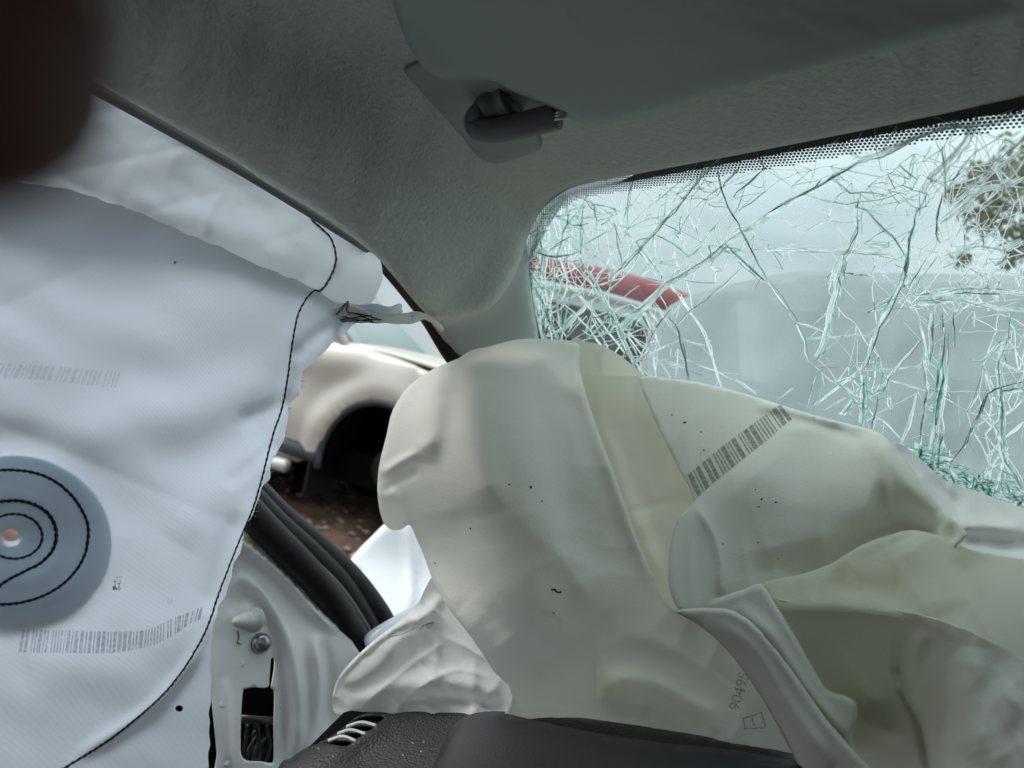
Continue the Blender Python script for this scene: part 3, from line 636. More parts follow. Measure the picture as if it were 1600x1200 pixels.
def build_cracks():
    vs, fs, mi = [], [], []
    rr = random.Random(11)
    def ribbon(pl, wpx, wts, rough=1.0, taper=True):
        """jagged prism of split glass lying in the pane"""
        pl = resample(pl, rr.uniform(10, 18))
        n = len(pl)
        if n < 2: return
        jit = np.array([[rr.gauss(0, .7), rr.gauss(0, .7)] for _ in range(n)]) * rough; jit[0] = jit[-1] = 0
        pl = pl + jit
        d = gdep(pl[:, 0], pl[:, 1]); X = P(pl[:, 0], pl[:, 1], d)
        prev = None; mm = rr.choices(range(4), wts)[0]; m2 = rr.choices(range(4), wts)[0]
        for i in range(n):
            t = X[min(i + 1, n - 1)] - X[max(i - 1, 0)]; t = t / (np.linalg.norm(t) + 1e-9)
            s = np.cross(GN, t)
            end = min(i, n - 1 - i) / max(1, n * .25)
            w_ = wpx * d[i] / FPX * (0.45 + .55 * min(1, end) if taper else 1) * rr.uniform(.7, 1.25)
            h = w_ * rr.uniform(.2, .9); off = rr.uniform(-.3, .3) * w_
            b0 = len(vs)
            vs.extend([X[i] + s * w_ * .5 - GN * .0008, X[i] - s * w_ * .5 - GN * .0008, X[i] + s * off - GN * (.0008 + h)])
            if prev is not None:
                if rr.random() < .12: mm = rr.choices(range(4), wts)[0]; m2 = rr.choices(range(4), wts)[0]
                for (a, b), q_ in (((0, 2), mm), ((2, 1), m2)):
                    fs.append((prev + a, prev + b, b0 + b, b0 + a)); mi.append(q_)
            prev = b0
    def flat(pl, wpx):
        pl = resample(pl, 16); n = len(pl); d = gdep(pl[:, 0], pl[:, 1]); X = P(pl[:, 0], pl[:, 1], d); prev = None
        for i in range(n):
            t = X[min(i + 1, n - 1)] - X[max(i - 1, 0)]; t = t / (np.linalg.norm(t) + 1e-9); s = np.cross(GN, t)
            w_ = wpx * d[i] / FPX * rr.uniform(.35, 1.1); b0 = len(vs)
            vs.extend([X[i] + s * w_ * .5 - GN * .0006, X[i] - s * w_ * .5 - GN * (.0006 + w_ * .25)])
            if prev is not None: fs.append((prev, prev + 1, b0 + 1, b0)); mi.append(4 if rr.random() < .8 else 5)
            prev = b0
    for pl, s, w_ in CR:
        width = {1: 1.9, 2: 2.9, 3: 3.8}.get(s, s * 1.6)
        ribbon(pl, width, w_)
        if s >= 2:        # the split runs as two or three edges close together
            for k in range(1 if s < 3 else 3):
                o = np.array([rr.uniform(-1, 1), rr.uniform(-1, 1)]) * (3.5 if s < 3 else 6)
                a = rr.randrange(0, max(1, len(pl) - 1)); q = pl[a:] if rr.random() < .5 else pl
                if len(q) > 1: ribbon(q + o, width * rr.uniform(.35, .8), w_, 1.4)
        if s >= 3:        # crushed slivers and wide conchoidal facets along the main breaks
            q = resample(pl, 7)
            for k, p in enumerate(q):
                t = q[min(k + 1, len(q) - 1)] - q[max(k - 1, 0)]; ta = math.atan2(t[1], t[0])
                if rr.random() < .6:
                    a = ta + rr.gauss(0, .35) + (1.57 if rr.random() < .15 else 0); l = rr.uniform(6, 22)
                    c = p + np.array([rr.gauss(0, 4.5), rr.gauss(0, 4.5)])
                    ribbon(np.array([c, c + l * np.array([math.cos(a), math.sin(a)])]), rr.uniform(.8, 2.0), w_, .3)
            fw_ = rr.uniform(7, 13)
            flat(pl + np.array([rr.uniform(-4, 4), rr.uniform(-4, 4)]), fw_)
        if s >= 2:
            q = resample(pl, 14)
            for k, p in enumerate(q):
                t = q[min(k + 1, len(q) - 1)] - q[max(k - 1, 0)]; ta = math.atan2(t[1], t[0])
                if rr.random() < .25:
                    a = ta + rr.choice([-1, 1]) * rr.uniform(.3, 1.2); l = rr.uniform(10, 46)
                    ribbon(np.array([p, p + l * np.array([math.cos(a), math.sin(a)])]), rr.uniform(.6, 1.3), w_, .3)
    def web(pts, w_, keep, wa, wb, lmax=85):
        r = delaunay_2d_cdt(pts, [], [], 0, 1e-4)
        for e in r[1]:
            p, q = np.array(r[0][e[0]]), np.array(r[0][e[1]]); l = np.linalg.norm(q - p)
            if l < lmax and rr.random() < keep:
                m1 = (p + q) / 2 + np.array([-(q - p)[1], (q - p)[0]]) * rr.uniform(-.08, .08)
                ribbon(np.array([p, m1, q]), rr.uniform(wa, wb) * .72, w_, .3, False)
    # crushed zones
    for (cx, cy, sx, sy, n, w_) in [(868, 405, 26, 60, 38, TE), (905, 340, 38, 28, 26, TE), (900, 470, 52, 58, 30, TE), (985, 540, 28, 40, 30, MXD), (1105, 290, 24, 28, 34, MXD),
                                    (1475, 400, 66, 40, 36, WH), (1560, 350, 55, 62, 34, WH), (1420, 300, 50, 25, 40, MXD), (1350, 600, 24, 28, 34, TE),
                                    (1560, 440, 55, 18, 34, WH), (1085, 395, 55, 34, 45, MXD), (840, 470, 9, 60, 40, TE)]:
        pts = [Vector((rr.gauss(cx, sx), rr.gauss(cy, sy))) for _ in range(n)]
        web(pts, w_, .78, .8, 3.6)
    for (cx, cy, sx, sy, n, w_) in [(1010, 320, 60, 22, 30, WH), (1280, 290, 100, 26, 30, WH), (1500, 250, 76, 34, 24, WH), (1540, 300, 50, 55, 18, WH), (838, 430, 10, 50, 34, WH), (930, 400, 44, 62, 24, WH), (1450, 460, 76, 22, 22, WH), (1560, 620, 30, 60, 26, WH)]:
        web([Vector((rr.gauss(cx, sx), rr.gauss(cy, sy))) for _ in range(n)], w_, .72, 1.2, 3.6)
    # thin web that joins the main breaks all over the pane
    nodes = [Vector(pl[i]) + Vector((rr.gauss(0, 2), rr.gauss(0, 2))) for pl, s_, w_ in CR for i in range(0, len(pl), 2) if rr.random() < .55]
    web(nodes, (.70, .20, .05, .05), .19, .7, 1.7, 100)
    # crumbled green fringe along the lower edge
    for _ in range(620):
        t = rr.random(); c = np.array([1395 + t * 240, 690 + t * 85 + rr.uniform(0, 1) * (22 + 40 * t)])
        a = rr.gauss(.35, .7); l = rr.uniform(5, 26)
        ribbon(np.array([c, c + l * .5 * np.array([math.cos(a), math.sin(a)]), c + l * np.array([math.cos(a + .3), math.sin(a + .3)])]), rr.uniform(.8, 3.4), (.22, .25, .45, .08), .8)
    o = mesh_from('crack_network', vs, fs, CRACKS, ws, smooth=False, midx=mi); o['kind'] = 'stuff'
build_cracks()

# buckled hood beyond the glass
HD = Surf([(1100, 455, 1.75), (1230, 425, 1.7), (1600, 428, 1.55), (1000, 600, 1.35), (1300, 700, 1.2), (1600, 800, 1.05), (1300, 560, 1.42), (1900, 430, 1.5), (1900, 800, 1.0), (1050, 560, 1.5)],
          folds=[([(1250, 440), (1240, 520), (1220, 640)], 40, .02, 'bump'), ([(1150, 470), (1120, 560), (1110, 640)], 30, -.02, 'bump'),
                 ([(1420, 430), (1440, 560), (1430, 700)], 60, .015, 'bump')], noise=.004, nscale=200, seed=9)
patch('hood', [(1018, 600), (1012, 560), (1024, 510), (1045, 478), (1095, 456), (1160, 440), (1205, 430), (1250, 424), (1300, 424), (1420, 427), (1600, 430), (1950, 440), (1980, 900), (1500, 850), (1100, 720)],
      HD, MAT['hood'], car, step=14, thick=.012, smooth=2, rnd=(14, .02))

# white inner metal beside the dashboard, with its bolts and cut-out
HOLE1 = [(379, 1084), (385, 1076), (396, 1074), (418, 1074), (421, 1060), (423, 1034), (424, 1029), (430, 1029), (429, 1050), (425, 1074), (430, 1082), (429, 1130), (429, 1185), (424, 1192), (410, 1190), (380, 1185), (376, 1150)]
HOLE2 = [(468, 914), (476, 914), (481, 922), (474, 923)]
WP = Surf([(390, 830, .735), (450, 1000, .75), (555, 1020, .80), (520, 1100, .775), (330, 1200, .66), (440, 1195, .72), (330, 950, .70), (480, 900, .79), (600, 1100, .82), (300, 800, .70)],
          folds=[([(330, 900), (372, 848), (400, 862), (450, 905), (490, 950), (528, 985)], 12, .016, 'fold'),
                 ([(352, 930), (378, 902), (410, 930), (445, 985), (462, 1050), (468, 1120), (462, 1200)], 12, .010, 'bump'),
                 ([(360, 960), (392, 930), (428, 985), (440, 1060), (444, 1130), (440, 1210)], 9, -.007, 'bump'),
                 ([(490, 990), (498, 1060), (492, 1140), (478, 1200)], 9, .009, 'bump'),
                 ([(505, 1000), (514, 1060), (510, 1140)], 8, -.004, 'bump'),
                 ([(352, 1060), (356, 1130), (360, 1200)], 6, .004, 'bump')], noise=.0003, nscale=300, seed=4)
panel = patch('hinge_pillar_panel', [(360, 780), (386, 828), (420, 858), (468, 900), (505, 935), (540, 985), (562, 1020), (600, 1060), (600, 1180), (520, 1260), (345, 1260), (340, 1180), (334, 1120), (326, 1060), (300, 1000), (300, 860)],
              WP, MAT['primer'], car, step=6, thick=.0015, smooth=2, holes=[HOLE1, HOLE2])
def dpt(s, u, v, off=0.0): return P(u, v, float(s(u, v)[0]) - off)
cavity = patch('cavity_shade', [(300, 1000), (460, 860), (520, 940), (480, 1260), (300, 1260)], Surf([], base=lambda u, v: WP(u, v) + .09), MAT['dark'], car, step=20, thick=.002, smooth=0)  # dark sheet behind the cut-out in place of its shade
cavity2 = patch('gap_shade_sheet', [(235, 1040), (350, 1040), (360, 1260), (235, 1260)], Surf([], base=lambda u, v: WP(u, v) + .03), MAT['dark'], car, step=20, thick=.002, smooth=0)  # dark sheet added so the gap and curtain hole look shaded
# ribbed plug
axp = np.array([dpt(WP, 392, 968, -.001), P(383, 971, .70), P(362, 972, .672)])
ax = crom([dpt(WP, 394, 968, 0), dpt(WP, 384, 970, .012), dpt(WP, 364, 972, .026)], 8)
prof = [1, 1.04, 1.0, .72, 1.0, .97, .64, .92, .86, .54, .80, .68, .40, .58, .50, .36, .12]
tube('ribbed_plug', ax, [.0102 * k for k in prof], MAT['clipw'], panel, n=20)
tube('plug_washer', [dpt(WP, 396, 968, 0), dpt(WP, 393, 968, .003)], [.0135, .0125], MAT['clipw'], panel, n=24)
q = crom([(371, 985), (373, 996), (371, 1004), (376, 1007)], 4)
tube('wire_hook', [dpt(WP, a, b, .002) for a, b in q], .0007, MAT['speck'], panel, n=6)
nb = (EYE - P(407, 1005, .73)); nb /= np.linalg.norm(nb); nb = nb * .75 + np.array([.66, -.3, .1]) * .25; nb /= np.linalg.norm(nb)
bc = dpt(WP, 407, 1005, -.001)
bp_ = [bc + nb * k for k in (0, .002, .0055, .0085, .0098, .0098, .0060)]
bolt = tube('torx_bolt', bp_, [.0105, .0108, .0100, .0076, .0048, .0036, .0030], MAT['bolt'], panel, n=24)
tube('bolt_socket', [bc + nb * .0062, bc + nb * .0070], [.0030, .0026], MAT['dark'], bolt, n=6)
for (u, v, r) in [(378, 1036, .0034), (347, 1100, .0034), (354, 1192, .0030)]:
    c = dpt(WP, u, v, .0004); dn = (EYE - c) / np.linalg.norm(EYE - c)
    tube('spot_weld', [c - dn * .0003, c + dn * .0001, c + dn * .0002], [r, r * .85, r * .5], MAT['primer'], panel, n=18)
ym = patch('yellow_mark', [(386, 842), (392, 836), (399, 841), (410, 842), (405, 848), (402, 856), (394, 853)], Surf([], base=lambda u, v: WP(u, v) - .001), MAT['yellow'], panel, step=3, thick=.0004, smooth=2)
for k in range(9):                          # twisted wiring behind the cut-out
    a0 = 395 + (k % 5) * 5
    q = crom([(a0 + 8 * math.sin(k), 1120 + 6 * (k % 3)), (a0 + 10 * math.sin(k * 2 + 1), 1150), (a0 - 4 + 9 * math.sin(k * 3 + 2), 1175), (a0 - 8, 1215), (a0 - 10, 1260)], 5)
    tube('wire', [dpt(WP, a, b, -.012 - .004 * (k % 3)) for a, b in q], .0021, MAT['wire'], panel, n=8)
tube('wire_clamp', [dpt(WP, 376, 1123, -.012), dpt(WP, 434, 1127, -.012)], .004, MAT['wire'], panel, n=8)

# double rubber door seal sweeping down beside the panel
def seal(name, pts, r, m_):
    q = crom(pts, 8); return tube(name, P(q[:, 0], q[:, 1], q[:, 2]), r, m_, car, n=16)
seal('door_seal', [(330, 745, .715), (378, 788, .725), (420, 832, .745), (468, 880, .77), (512, 930, .795), (548, 985, .815), (570, 1030, .83), (590, 1110, .84)], .0165, MAT['rubber'])
seal('outer_door_seal', [(350, 720, .765), (396, 764, .785), (440, 808, .80), (490, 850, .825), (540, 895, .85), (578, 940, .87), (604, 985, .89), (620, 1050, .90)], .0155, MAT['rubber'])
seal('seal_web', [(340, 733, .755), (388, 776, .765), (432, 820, .785), (482, 864, .81), (530, 912, .835), (565, 965, .855), (590, 1020, .87)], .016, MAT['rubber'])
seal('seal_lip', [(340, 733, .725), (388, 784, .735), (432, 828, .755), (482, 874, .78), (530, 922, .805), (568, 978, .83), (588, 1020, .845)], .006, MAT['rubberlip'])
# white outer skin seen past the seal and the clear trim end under the airbag
FD = Surf([(560, 870, 1.12), (610, 815, 1.18), (660, 900, 1.15), (600, 960, 1.02), (720, 800, 1.3), (720, 1000, 1.05)], folds=[([(638, 800), (642, 880), (640, 960)], 8, .015, 'bump')])
patch('front_fender', [(545, 880), (556, 862), (580, 838), (603, 816), (640, 790), (740, 780), (760, 1010), (640, 1020), (590, 1000), (560, 900)], FD, MAT['white'], car, step=8, thick=.004, smooth=2, rnd=(10, .01))
DE = Surf([(570, 1000, .80), (640, 955, .84), (600, 1010, .79), (660, 980, .83)])
patch('door_edge_trim', [(569, 1002), (573, 990), (600, 972), (640, 950), (668, 940), (672, 965), (620, 990), (590, 1006), (575, 1014)], DE, MAT['clear'], car, step=5, thick=.003, smooth=2, rnd=(6, .004))

# dashboard
DS = Surf([(440, 1200, .56), (540, 1135, .60), (600, 1120, .625), (690, 1125, .62), (560, 1180, .57), (700, 1190, .54), (500, 1300, .46), (800, 1300, .44), (1100, 1250, .45), (1000, 1160, .52), (1300, 1230, .42), (1700, 1300, .34), (400, 1260, .52)], folds=[([(600, 1122), (560, 1160), (510, 1185), (450, 1200)], 16, .004, 'bump')])
VENT = [[(501, 1160), (520, 1157), (540, 1157), (550, 1160), (540, 1166), (520, 1163)], [(524, 1149), (545, 1145), (567, 1147), (556, 1154), (540, 1152)],
        [(538, 1140), (560, 1134), (584, 1136), (574, 1142), (556, 1141)], [(548, 1129), (565, 1119), (600, 1118), (590, 1130), (570, 1129)]]
dash = patch('dashboard', [(425, 1215), (455, 1185), (475, 1170), (500, 1158), (528, 1142), (548, 1126), (575, 1112), (640, 1108), (720, 1100), (900, 1120), (1100, 1150), (1300, 1190), (1500, 1230), (1750, 1280), (1700, 1420), (380, 1420)],
             DS, MAT['dash'], car, step=7, thick=.003, smooth=2, rnd=(18, .012), holes=VENT)
patch('vent_shade', [(470, 1180), (540, 1110), (640, 1105), (600, 1175)], Surf([], base=lambda u, v: DS(u, v) + .010), MAT['dark'], dash, step=20, thick=.002, smooth=0)  # dark sheet standing in for shade inside the vent
for a, b, c in [((512, 1157), (535, 1150), (556, 1157)), ((527, 1146), (548, 1140), (571, 1146)), ((541, 1135), (565, 1128), (588, 1133))]:
    q = crom([a, b, c], 6); ol = np.vstack([q + [0, -2.2], q[::-1] + [0, 2.0]])
    patch('vent_slat', ol, Surf([], base=lambda u, v: DS(u, v) - .0003), MAT['slat'], dash, step=3, thick=.0025, smooth=0)
DP = Surf([(690, 1190, .50), (720, 1125, .545), (770, 1112, .55), (930, 1145, .515), (1150, 1175, .455), (800, 1300, .41), (1300, 1230, .41), (1000, 1300, .40)])
patch('airbag_lid', [(660, 1240), (680, 1190), (698, 1150), (716, 1126), (742, 1114), (775, 1112), (830, 1124), (930, 1145), (1030, 1160), (1150, 1172), (1260, 1195), (1340, 1240), (1300, 1420), (640, 1420)],
      DP, MAT['dashpad'], car, step=9, thick=.006, smooth=2, rnd=(26, .016))
for (u, v) in [(498, 1170), (645, 1161), (662, 1159), (658, 1174), (630, 1180), (520, 1182)]:   # glass crumbs on the grain
    bm = bmesh.new(); bmesh.ops.create_icosphere(bm, subdivisions=1, radius=.0008)
    me = bpy.data.meshes.new('glass_crumb'); bm.to_mesh(me); bm.free()
    o = link('glass_crumb', me, CRACKS[0], dash); o.location = dpt(DS, u, v, .001); o.scale = (1.4, .8, .7)

# unseen body shell: roof skin, floor, rear and right blockers against cabin light
def shell(name, size, loc, m_, bev=.02): return box_mesh(name, size, m_, car, loc, bev)
shell('roof_panel', (1.42, 1.75, .02), (.22, -.42, 1.475), MAT['white'])
def far_side(name, pts, m_, th=.01):
    o = mesh_from(name, pts, [tuple(range(len(pts)))], m_, car, smooth=False)
    if th: md = o.modifiers.new('t', 'SOLIDIFY'); md.thickness = th; md.offset = 0
def on_glass(x, y): return (x, y, EYE[2] + (GC - gl_n[1] * y) / gl_n[2])
ga, gb = gpt(1950, 55, -.0005), gpt(2000, 980, -.0005)
far_side('windscreen_driver_side', [tuple(ga), (.90, *on_glass(.90, .50)[1:]), (.95, *on_glass(.95, 1.10)[1:]), tuple(gb)], GLASS, 0)
shell('header_lining', (1.0, .24, .08), (.44, .40, 1.405), MAT['headliner'], .03)
shell('dashboard_driver_side', (.80, .55, .30), (.56, .72, .74), MAT['dash'], .05)
shell('hood_driver_side', (.80, .95, .05), (.58, 1.75, 1.02), MAT['hood'], .02)
shell('floor_pan', (1.5, 2.6, .04), (.2, .1, .28), MAT['seat'])
shell('rear_light_blocker', (1.4, .06, 1.16), (.2, -1.0, .88), MAT['seat'])  # unseen, raised to the roof to shut out light from behind
shell('right_door_blocker', (.06, 1.6, 1.02), (.98, -.1, .82), MAT['white'])  # unseen, built up over the window to cut light from the right
shell('left_sill', (.08, 2.4, .16), (-.72, .0, .30), MAT['white'])
shell('backrest_blocker', (.48, .12, .55), (.0, -.60, .80), MAT['seat'], .05)  # unseen seat backs, added to block light from the rear
shell('backrest_blocker', (.48, .12, .55), (.62, -.50, .80), MAT['seat'], .05)
shell('seat_cushion', (.5, .5, .14), (.0, -.1, .52), MAT['seat'], .05)
shell('bulkhead', (1.4, .05, .55), (.2, 1.1, .55), MAT['seat'])
adopt(car)
for o in list(car.children):
    for c in o.children: pass

# ------------------------------------------------------------------ curtain airbag
cur = empty('curtain_airbag', tuple(P(250, 700, .47)), 'white deployed curtain airbag with navy stitched seam and rings hanging over the left side window', 'airbag')
CU_CTL = [(0, 600, .40), (0, 1200, .40), (300, 1200, .50), (0, 300, .388), (550, 500, .605), (450, 640, .555), (330, 1000, .53), (250, 350, .45), (500, 460, .592), (200, 800, .455), (-300, 300, .33), (-300, 1200, .33), (250, 1350, .47), (380, 840, .55), (240, 560, .465)]
def ring(cx, cy, rx, ry, a0=0, a1=360, n=20, rot=0):
    out = []
    for k in range(n + 1):
        a = math.radians(a0 + (a1 - a0) * k / n); x, y = rx * math.cos(a), ry * math.sin(a); r_ = math.radians(rot)
        out.append((cx + x * math.cos(r_) - y * math.sin(r_), cy + x * math.sin(r_) + y * math.cos(r_)))
    return out
CU = Surf(CU_CTL, folds=[(ring(20, 840, 118, 105), 16, -.004, 'bump'), (ring(22, 840, 78, 70), 22, -.006, 'bump'), (ring(22, 840, 30, 30), 26, -.004, 'bump'), 
                         (ring(20, 840, 175, 155), 24, .003, 'bump'),
                         ([(480, 500), (440, 560), (380, 610), (290, 640), (180, 670), (60, 700)], 46, -.005, 'bump'),
                         ([(470, 540), (420, 640), (330, 700), (240, 740)], 40, .004, 'bump'),
                         ([(500, 470), (380, 560), (260, 590), (120, 590)], 50, .003, 'bump'),
                         ([(430, 700), (330, 780), (280, 850)], 34, -.005, 'bump'),
                         ([(380, 800), (350, 870), (330, 960)], 18, .005, 'bump'),
                         ([(325, 940), (270, 1000), (180, 1040), (40, 1050)], 46, -.004, 'bump'),
                         ([(320, 1010), (240, 1100), (120, 1180)], 10, -.003, 'bump'),
                         ([(500, 455), (462, 500), (447, 610), (412, 740), (376, 840), (342, 930), (312, 1005), (252, 1090), (190, 1140), (100, 1200)], 9, -.0028, 'bump'),
                         ([(470, 620), (420, 640), (370, 660)], 14, .004, 'bump'), ([(440, 690), (400, 720), (350, 760)], 12, .003, 'bump'),
                         ([(540, 500), (500, 520), (455, 560)], 12, .004, 'bump')], noise=.0005, nscale=420, seed=21, ridge=.0010, rscale=400)
CU_OUT = [(-330, 250), (-100, 268), (0, 280), (150, 308), (300, 368), (400, 412), (480, 446), (530, 472), (600, 478), (598, 490), (560, 502), (540, 520), (508, 548), (484, 572), (472, 584), (471, 606), (452, 632), (450, 660),
          (441, 690), (426, 718), (422, 746), (406, 768), (398, 800), (380, 828), (378, 855), (366, 884), (354, 925), (344, 942), (338, 965), (330, 1000), (329, 1080), (326, 1200), (330, 1330), (-330, 1330)]
cu = patch('main_panel', CU_OUT, CU, MAT['curtain'], cur, step=6, thick=0, smooth=3, wav=1.0, holes=[ring(17, 836, 13, 10, 0, 340, 10), ring(280, 1107, 6, 5, 0, 330, 8)])
patch('ring_shade_disc', ring(20, 842, 152, 136, 0, 345, 24), Surf([], base=lambda u, v: CU(u, v) + .0022), MAT['curtain2'], cur, step=12, thick=0, smooth=2, holes=[ring(17, 836, 15, 12, 0, 340, 10)])  # layer added behind the rings to dim light through the cloth
CF = Surf([(140, 200, .47), (300, 300, .50), (500, 430, .61), (580, 460, .645), (560, 385, .655), (370, 255, .55), (-300, 100, .36), (-300, 300, .35), (0, 200, .42), (0, 40, .42), (140, 120, .46), (470, 320, .61), (0, 300, .418), (250, 350, .485)],
          folds=[([(270, 260), (350, 300), (450, 350)], 22, .006, 'bump'), ([(320, 375), (325, 335), (345, 300)], 8, -.003, 'bump'), ([(200, 310), (330, 350), (480, 420)], 26, -.006, 'bump'),
                 ([(478, 318), (488, 345), (516, 374), (525, 402), (514, 436)], 9, -.003, 'bump')], noise=.0005, nscale=300, seed=8, ridge=.002, rscale=240)
flap = patch('upper_flap', [(-330, -120), (0, 30), (140, 112), (262, 190), (370, 258), (470, 318), (530, 358), (572, 386), (592, 402), (598, 432), (590, 456), (575, 478), (540, 484), (480, 460), (300, 382), (100, 314), (-330, 274)],
             CF, MAT['curtain2'], cur, step=6, thick=0, smooth=3)
def stitch(name, pts, surf, parent, r=.00115, closed=False, seed=0, m_=None):
    q = resample(crom(pts, 8, closed), 2.6)
    rr = np.random.RandomState(seed); q = q + rr.randn(*q.shape) * .25
    d = surf(q[:, 0], q[:, 1]) - r * .5
    r = r * .85; rad = [r * (1.0 if (i // 2) % 2 else .72) for i in range(len(q))]
    return tube(name, P(q[:, 0], q[:, 1], d), rad, m_ or MAT['thread'], parent, n=6)
stitch('seam_stitching', [(500, 455), (488, 456), (468, 486), (457, 535), (448, 600), (440, 640), (425, 685), (410, 745), (395, 795), (376, 840), (358, 885), (341, 930), (326, 975), (308, 1012), (280, 1055), (248, 1092), (190, 1142), (140, 1176), (60, 1225)], CU, cu, .0011)
stitch('seam_stitching', [(474, 312), (480, 328), (488, 344), (504, 358), (518, 374), (525, 400), (522, 420), (512, 440), (503, 452), (490, 456)], CF, flap, .0014)
stitch('ring_stitching', [(-110, 800), (-70, 755), (-20, 737), (30, 735), (72, 745), (108, 770), (132, 805), (138, 832), (132, 868), (110, 902), (78, 926), (40, 940), (0, 944), (-60, 935)], CU, cu, .0012)
stitch('ring_stitching', [(-70, 810), (-30, 790), (10, 783), (40, 784), (66, 795), (82, 812), (88, 835), (83, 858), (66, 878), (40, 892), (10, 908), (-20, 930)], CU, cu, .0014)
stitch('ring_stitching', ring(22, 838, 44, 35, 0, 350, 16), CU, cu, .0010, closed=True)

def fray():
    rr = random.Random(4); E_ = crom(CU_OUT[10:27], 6); vs, fs = [], []
    for _ in range(90):
        i = rr.randrange(2, len(E_) - 3); p = E_[i]; t = E_[i + 1] - E_[i - 1]; t = t / (np.linalg.norm(t) + 1e-6); n_ = np.array([-t[1], t[0]])
        if n_[0] < 0: n_ = -n_
        l = rr.uniform(2, 7); a = p - n_ * 2; b = p + n_ * l + t * rr.uniform(-4, 4); w_ = t * .35
        d = float(CU(*p)[0]) - .0006; b0 = len(vs)
        vs.extend([P(*(a - w_), d), P(*(a + w_), d), P(*(b + w_ * .5), d - .001), P(*(b - w_ * .5), d - .001)]); fs.append((b0, b0 + 1, b0 + 2, b0 + 3))
    o = mesh_from('frayed_threads', vs, fs, MAT['strap'], cu, smooth=False); o['kind'] = 'stuff'
fray()
def decal(name, quads, surf, mat_, parent, off=.0006):
    """flat print: small quads laid on the cloth (each quad subdivided to follow it)"""
    vs, fs = [], []
    for q in quads:
        q = np.array(q, float); b0 = len(vs)
        for i in range(5):
            t = i / 4
            for e in (q[0] * (1 - t) + q[3] * t, q[1] * (1 - t) + q[2] * t):
                vs.append((*e,))
        for i in range(4): fs.append((b0 + 2 * i, b0 + 2 * i + 1, b0 + 2 * i + 3, b0 + 2 * i + 2))
    v = np.array(vs); X = P(v[:, 0], v[:, 1], surf(v[:, 0], v[:, 1]) - off)
    return mesh_from(name, X, fs, mat_, parent)
def barcode(name, top, bot, surf, mat_, parent, widths, seed=3):
    """bars run between two edge curves"""
    t, b = resample(crom(top, 8), 1.0), resample(crom(bot, 8), 1.0)
    rr = random.Random(seed); x = 0.0; qs = []; tot = sum(widths)
    n = 0
    f = lambda pl, k: np.array([np.interp(k, np.linspace(0, 1, len(pl)), pl[:, 0]), np.interp(k, np.linspace(0, 1, len(pl)), pl[:, 1])])
    for i, w_ in enumerate(widths):
        if i % 2 == 0:
            a, c = x / tot, (x + w_) / tot
            qs.append([f(t, a), f(t, c), f(b, c), f(b, a)])
        x += w_
    return decal(name, qs, surf, mat_, parent)
def bars(n, seed, wide=3.0):
    rr = random.Random(seed); out = []
    for _ in range(n):
        out += [rr.choice([1, 1, 1.2, wide, wide * .8]), rr.choice([.9, 1, 1.1, 2.2 if rr.random() < .5 else 1])]
    return out
barcode('printed_barcode', [(35, 984), (100, 985), (180, 987), (230, 984), (270, 966), (300, 955), (322, 946)], [(29, 1019), (95, 1020), (175, 1020), (232, 1010), (270, 994), (296, 975), (318, 966)], CU, MAT['print_'], cu, bars(46, 5, 2.4))
barcode('printed_barcode', [(-60, 562), (20, 569), (80, 572), (150, 578), (192, 580)], [(-72, 586), (5, 590), (70, 594), (140, 602), (184, 606)], CU, MAT['printf'], cu, bars(30, 8, 2.4))
decal('printed_mark', [[(x, y), (x + w, y), (x + w, y + h), (x, y + h)] for x, y, w, h in
      [(180, 901, 11, 1.2), (179, 905, 1.2, 6), (187, 904, 1.2, 8), (178, 908, 4, 1.2), (183, 911, 5, 1.2), (179.5, 912, 1.2, 5), (186, 912, 1.2, 5), (176, 916, 5, 6), (181, 918, 3, 4), (185, 916, 1.4, 7), (187, 919, 1.6, 2)]], CU, MAT['printd'], cu)
decal('printed_mark', [[(x, y), (x + w, y), (x + w - 1, y + h), (x - 1, y + h)] for x, y, w, h in [(263, 932, 4, 2), (262, 936, 2, 6), (267, 934, 2, 8), (263, 942, 4, 2)]], CU, MAT['printf'], cu)
def speck(name, pts, surf, parent, m_=None):
    for (u, v, r) in pts:
        vs, fs = [], []; b0 = 0
        for k in range(7):
            a = k * 6.283 / 7; q = r * random.uniform(.45, .95); vs.append(P(u + q * math.cos(a), v + q * .8 * math.sin(a), float(surf(u, v)[0]) - .0007))
        fs.append(tuple(range(b0, b0 + 7)))
        mesh_from(name, vs, fs, m_ or MAT['speck'], parent, smooth=False)
speck('stain', [(273, 410, 5.5)], CU, cu, MAT['printd'])

